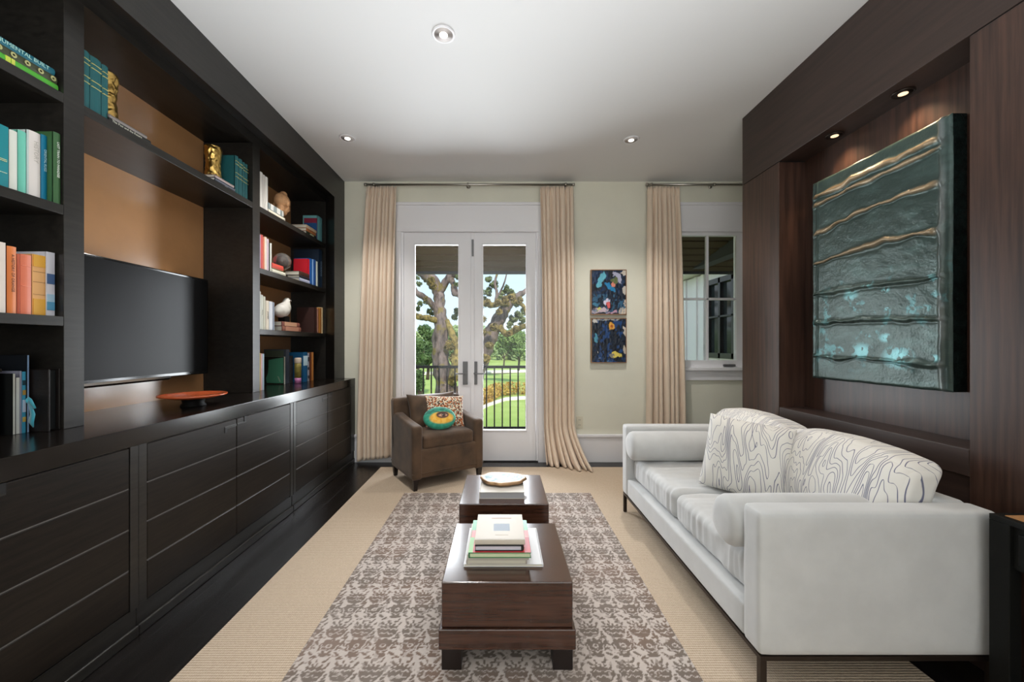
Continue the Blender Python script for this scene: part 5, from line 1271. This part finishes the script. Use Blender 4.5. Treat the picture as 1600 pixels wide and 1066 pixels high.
def oak():
    base = (X_at(712, OY), OY, GZ)
    t = empty('live_oak', base, 'huge twisting mossy live oak standing close behind the balcony', 'tree')
    def br(bm, L, seed=0, seg=14): tube(bm, [O(a, b, c) for a, b, c, r in L], [r*pxm for a, b, c, r in L], seg, 0.35, seed, 5)
    bm = BM()
    br(bm, [(716, 760, 0, 30), (712, 690, 0, 27), (705, 640, 0, 20), (698, 610, 0, 17), (690, 575, 0, 13.5), (688, 540, 0, 12.5), (689, 505, 0, 10.5), (686, 480, .1, 9), (683, 457, .2, 8.6), (673, 437, .3, 9.5), (661, 426, .4, 9), (648, 415, .5, 8), (630, 400, .7, 7)], 1, 18)
    obj('trunk', bm, M_bark, t, True)
    bm = BM()
    br(bm, [(714, 690, .2, 22), (722, 640, .3, 20), (734, 600, .4, 17), (747, 570, .4, 15), (758, 540, .4, 13), (768, 518, .4, 12), (778, 500, .4, 11), (790, 480, .4, 8.5), (798, 468, .5, 7), (812, 457, .7, 5), (826, 448, .9, 4.5), (850, 430, 1.2, 4)], 2, 18)
    obj('branch', bm, M_bark, t, True)
    for L, s, m in (([(684, 455, .2, 7), (692, 444, .2, 6), (698, 436, .2, 6), (705, 427, .2, 7), (716, 414, .1, 6)], 3, M_bark),
                    ([(702, 430, .2, 5), (708, 445, .1, 4.5), (711, 458, 0, 5.5), (716, 461, 0, 4), (726, 470, 0, 3)], 4, M_bark),
                    ([(686, 492, 0, 5), (677, 478, -.1, 5), (668, 468, -.2, 4.5), (655, 460, -.3, 4.6), (647, 452, -.3, 5), (632, 438, -.3, 5)], 5, M_bark),
                    ([(686, 503, 0, 5), (675, 499, -.3, 4.5), (662, 498, -.5, 4.2), (648, 494, -.7, 4.2), (630, 490, -1, 4)], 6, M_moss),
                    ([(793, 474, .3, 5), (782, 473, .1, 4.6), (770, 477, 0, 4.6), (755, 474, -.2, 4.8), (735, 470, -.3, 4.6)], 7, M_moss),
                    ([(778, 506, .4, 5), (790, 522, .1, 4.4), (800, 519, -.1, 5), (812, 513, -.3, 4.2), (830, 507, -.5, 4)], 8, M_moss),
                    ([(797, 470, .4, 4), (808, 470, .3, 3.5), (818, 478, .1, 3), (824, 492, 0, 3), (834, 512, 0, 3)], 9, M_moss),
                    ([(774, 472, .1, 2.6), (776, 455, .2, 2.2), (773, 440, .3, 2), (778, 420, .4, 1.6)], 10, M_bark),
                    ([(776, 464, .2, 1.6), (784, 450, .2, 1.4), (790, 434, .2, 1.2), (794, 415, .2, 1)], 11, M_bark),
                    ([(706, 600, -.2, 6), (714, 570, -.3, 8), (716, 545, -.2, 6), (706, 520, -.1, 5), (698, 500, -.1, 4)], 12, M_moss)):
        bm = BM(); br(bm, L, s, 12); obj('branch', bm, m, t, True)
    # mossy tufts lying along the upper sides of the limbs
    bm = BM()
    for (a, b, r_, n_) in ((765, 540, 5, 130), (760, 560, 6, 160), (772, 512, 5, 130), (780, 488, 4, 90), (790, 470, 5, 170), (800, 466, 5, 130), (676, 440, 5, 80), (680, 450, 4, 60), (705, 540, 7, 150), (712, 560, 7, 150), (710, 590, 7, 160), (806, 514, 4, 80), (672, 497, 3, 50), (658, 497, 3, 50), (668, 468, 3, 50), (763, 473, 4, 70), (778, 473, 4, 70), (796, 521, 4, 60), (812, 470, 4, 80), (756, 500, 4, 60), (757, 520, 4, 80)):
        leafcloud(bm, O(a, b, -.25), r_*pxm*1.15, int(n_*1.5), 0.045)
    obj('moss', bm, M_moss, t)
    bm = BM()
    for (a, b, r_, n_, dy) in ((650, 432, 6, 120, 0), (656, 444, 4, 70, -.2), (664, 470, 4, 70, .4), (654, 474, 5, 90, 0), (668, 486, 6, 140, .5), (716, 488, 9, 420, .8), (706, 492, 6, 160, .8), (710, 484, 6, 150, .6), (652, 482, 4, 60, 0), (715, 432, 5, 90, 0), (714, 445, 3, 40, 0),
                               (764, 440, 9, 260, 1), (758, 455, 8, 220, 1), (762, 428, 7, 180, 1), (772, 436, 8, 240, 1.2), (790, 445, 9, 250, 1.3), (800, 452, 7, 180, 1), (806, 458, 6, 150, 1), (782, 458, 7, 160, 1.2), (812, 486, 10, 320, 1.4), (818, 498, 9, 280, 1.3), (803, 496, 8, 220, 1.4), (826, 480, 8, 200, 1.5), (812, 470, 7, 130, 1.3), (798, 504, 7, 160, 1.3), (756, 470, 6, 120, 1)):
        for q_ in range(4): leafcloud(bm, O(a+rnd.uniform(-.6, .6)*r_, b+rnd.uniform(-.6, .6)*r_, dy+rnd.uniform(-.2, .2)), r_*pxm*rnd.uniform(0.4, 0.75), n_//3, 0.05, 0.7)
    obj('foliage', bm, leafmat('oak_leaves', (66, 80, 54), (132, 144, 96), 3.5), t)
oak()
def tree(px, py_base, hpx, wpx, yy, label, lm, n=900, trunk=True, s=0.16, gz=None, name='garden_tree', crown=0.62):
    z0 = Z_at(py_base, yy) if gz is None else gz; x = X_at(px, yy); k = yy/F; H = hpx*k; w = wpx*k
    t = empty(name, (x, yy, z0), label, 'tree', 'trees across the lawn')
    if trunk:
        bm = BM(); tube(bm, [(x, yy, z0-0.3), (x+0.02*H, yy, z0+H*0.25), (x-0.02*H, yy, z0+H*0.5)], [H*0.035, H*0.026, H*0.018], 8)
        tube(bm, [(x, yy, z0+H*0.28), (x-w*0.2, yy, z0+H*0.5), (x-w*0.3, yy, z0+H*0.62)], [H*0.02, H*0.014, H*0.008], 6)
        tube(bm, [(x, yy, z0+H*0.28), (x+w*0.2, yy, z0+H*0.48), (x+w*0.32, yy, z0+H*0.62)], [H*0.02, H*0.014, H*0.008], 6); obj('trunk', bm, pm('dark_bark', S(74, 62, 52), 0.9), t, True)
    bm = BM()
    for i in range(13):
        a = rnd.uniform(0, 2*PI); q = rnd.uniform(0, 0.36)*w; r_ = rnd.uniform(0.16, 0.26)*w
        leafcloud(bm, (x+q*math.cos(a), yy+q*math.sin(a)*0.7, z0+H*(1-crown)+H*crown*rnd.uniform(0.2, 0.85)), r_, n//13, s, 0.75)
    obj('foliage', bm, lm, t)
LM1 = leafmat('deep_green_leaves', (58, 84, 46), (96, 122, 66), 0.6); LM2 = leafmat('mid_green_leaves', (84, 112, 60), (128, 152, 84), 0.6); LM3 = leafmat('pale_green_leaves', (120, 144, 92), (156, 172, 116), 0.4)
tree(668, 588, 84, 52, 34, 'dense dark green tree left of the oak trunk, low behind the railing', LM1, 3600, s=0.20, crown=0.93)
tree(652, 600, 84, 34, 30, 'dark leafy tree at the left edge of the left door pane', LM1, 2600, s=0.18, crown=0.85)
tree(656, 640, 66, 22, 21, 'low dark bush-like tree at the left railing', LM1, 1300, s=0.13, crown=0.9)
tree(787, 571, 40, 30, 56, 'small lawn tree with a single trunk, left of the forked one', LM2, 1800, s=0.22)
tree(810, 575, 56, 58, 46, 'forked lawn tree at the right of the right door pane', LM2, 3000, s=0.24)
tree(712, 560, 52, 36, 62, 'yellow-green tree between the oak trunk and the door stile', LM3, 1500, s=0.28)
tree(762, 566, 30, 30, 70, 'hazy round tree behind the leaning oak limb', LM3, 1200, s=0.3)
bm = BM()
for i in range(46):
    px = 330+i*22+rnd.uniform(-6, 6); yy = rnd.uniform(95, 118); k = yy/F; h_ = (rnd.uniform(46, 60) if px < 760 else rnd.uniform(24, 34))*k; z0 = GZ+0.6
    for j in range(5): leafcloud(bm, (X_at(px, yy)+rnd.uniform(-2, 2), yy+rnd.uniform(-2, 2), z0+h_*rnd.uniform(0.1, 0.8)), h_*0.34, 170, 0.5, 0.8)
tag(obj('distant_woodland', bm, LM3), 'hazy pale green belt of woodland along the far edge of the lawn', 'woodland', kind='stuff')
# golden hedge
def hedge():
    bm = BM(); pts = [G(735, 640), G(760, 632), G(775, 622), G(800, 618.5), G(830, 618), G(900, 618), G(960, 618)]
    for a, b in zip(pts, pts[1:]):
        d = math.hypot(b[0]-a[0], b[1]-a[1]); n_ = max(2, int(d/0.6))
        for i in range(n_):
            t = i/n_; x = a[0]+(b[0]-a[0])*t; y = a[1]+(b[1]-a[1])*t
            leafcloud(bm, (x, y+0.7, GZ+0.60), 0.62, 170, 0.10)
            leafcloud(bm, (x, y+0.4, GZ+0.35), 0.40, 60, 0.10)
    tag(obj('croton_hedge', bm, leafmat('golden_leaves', (140, 100, 44), (196, 168, 84), 1.6)), 'golden and rust leaved hedge along the pale path', 'hedge')
hedge()
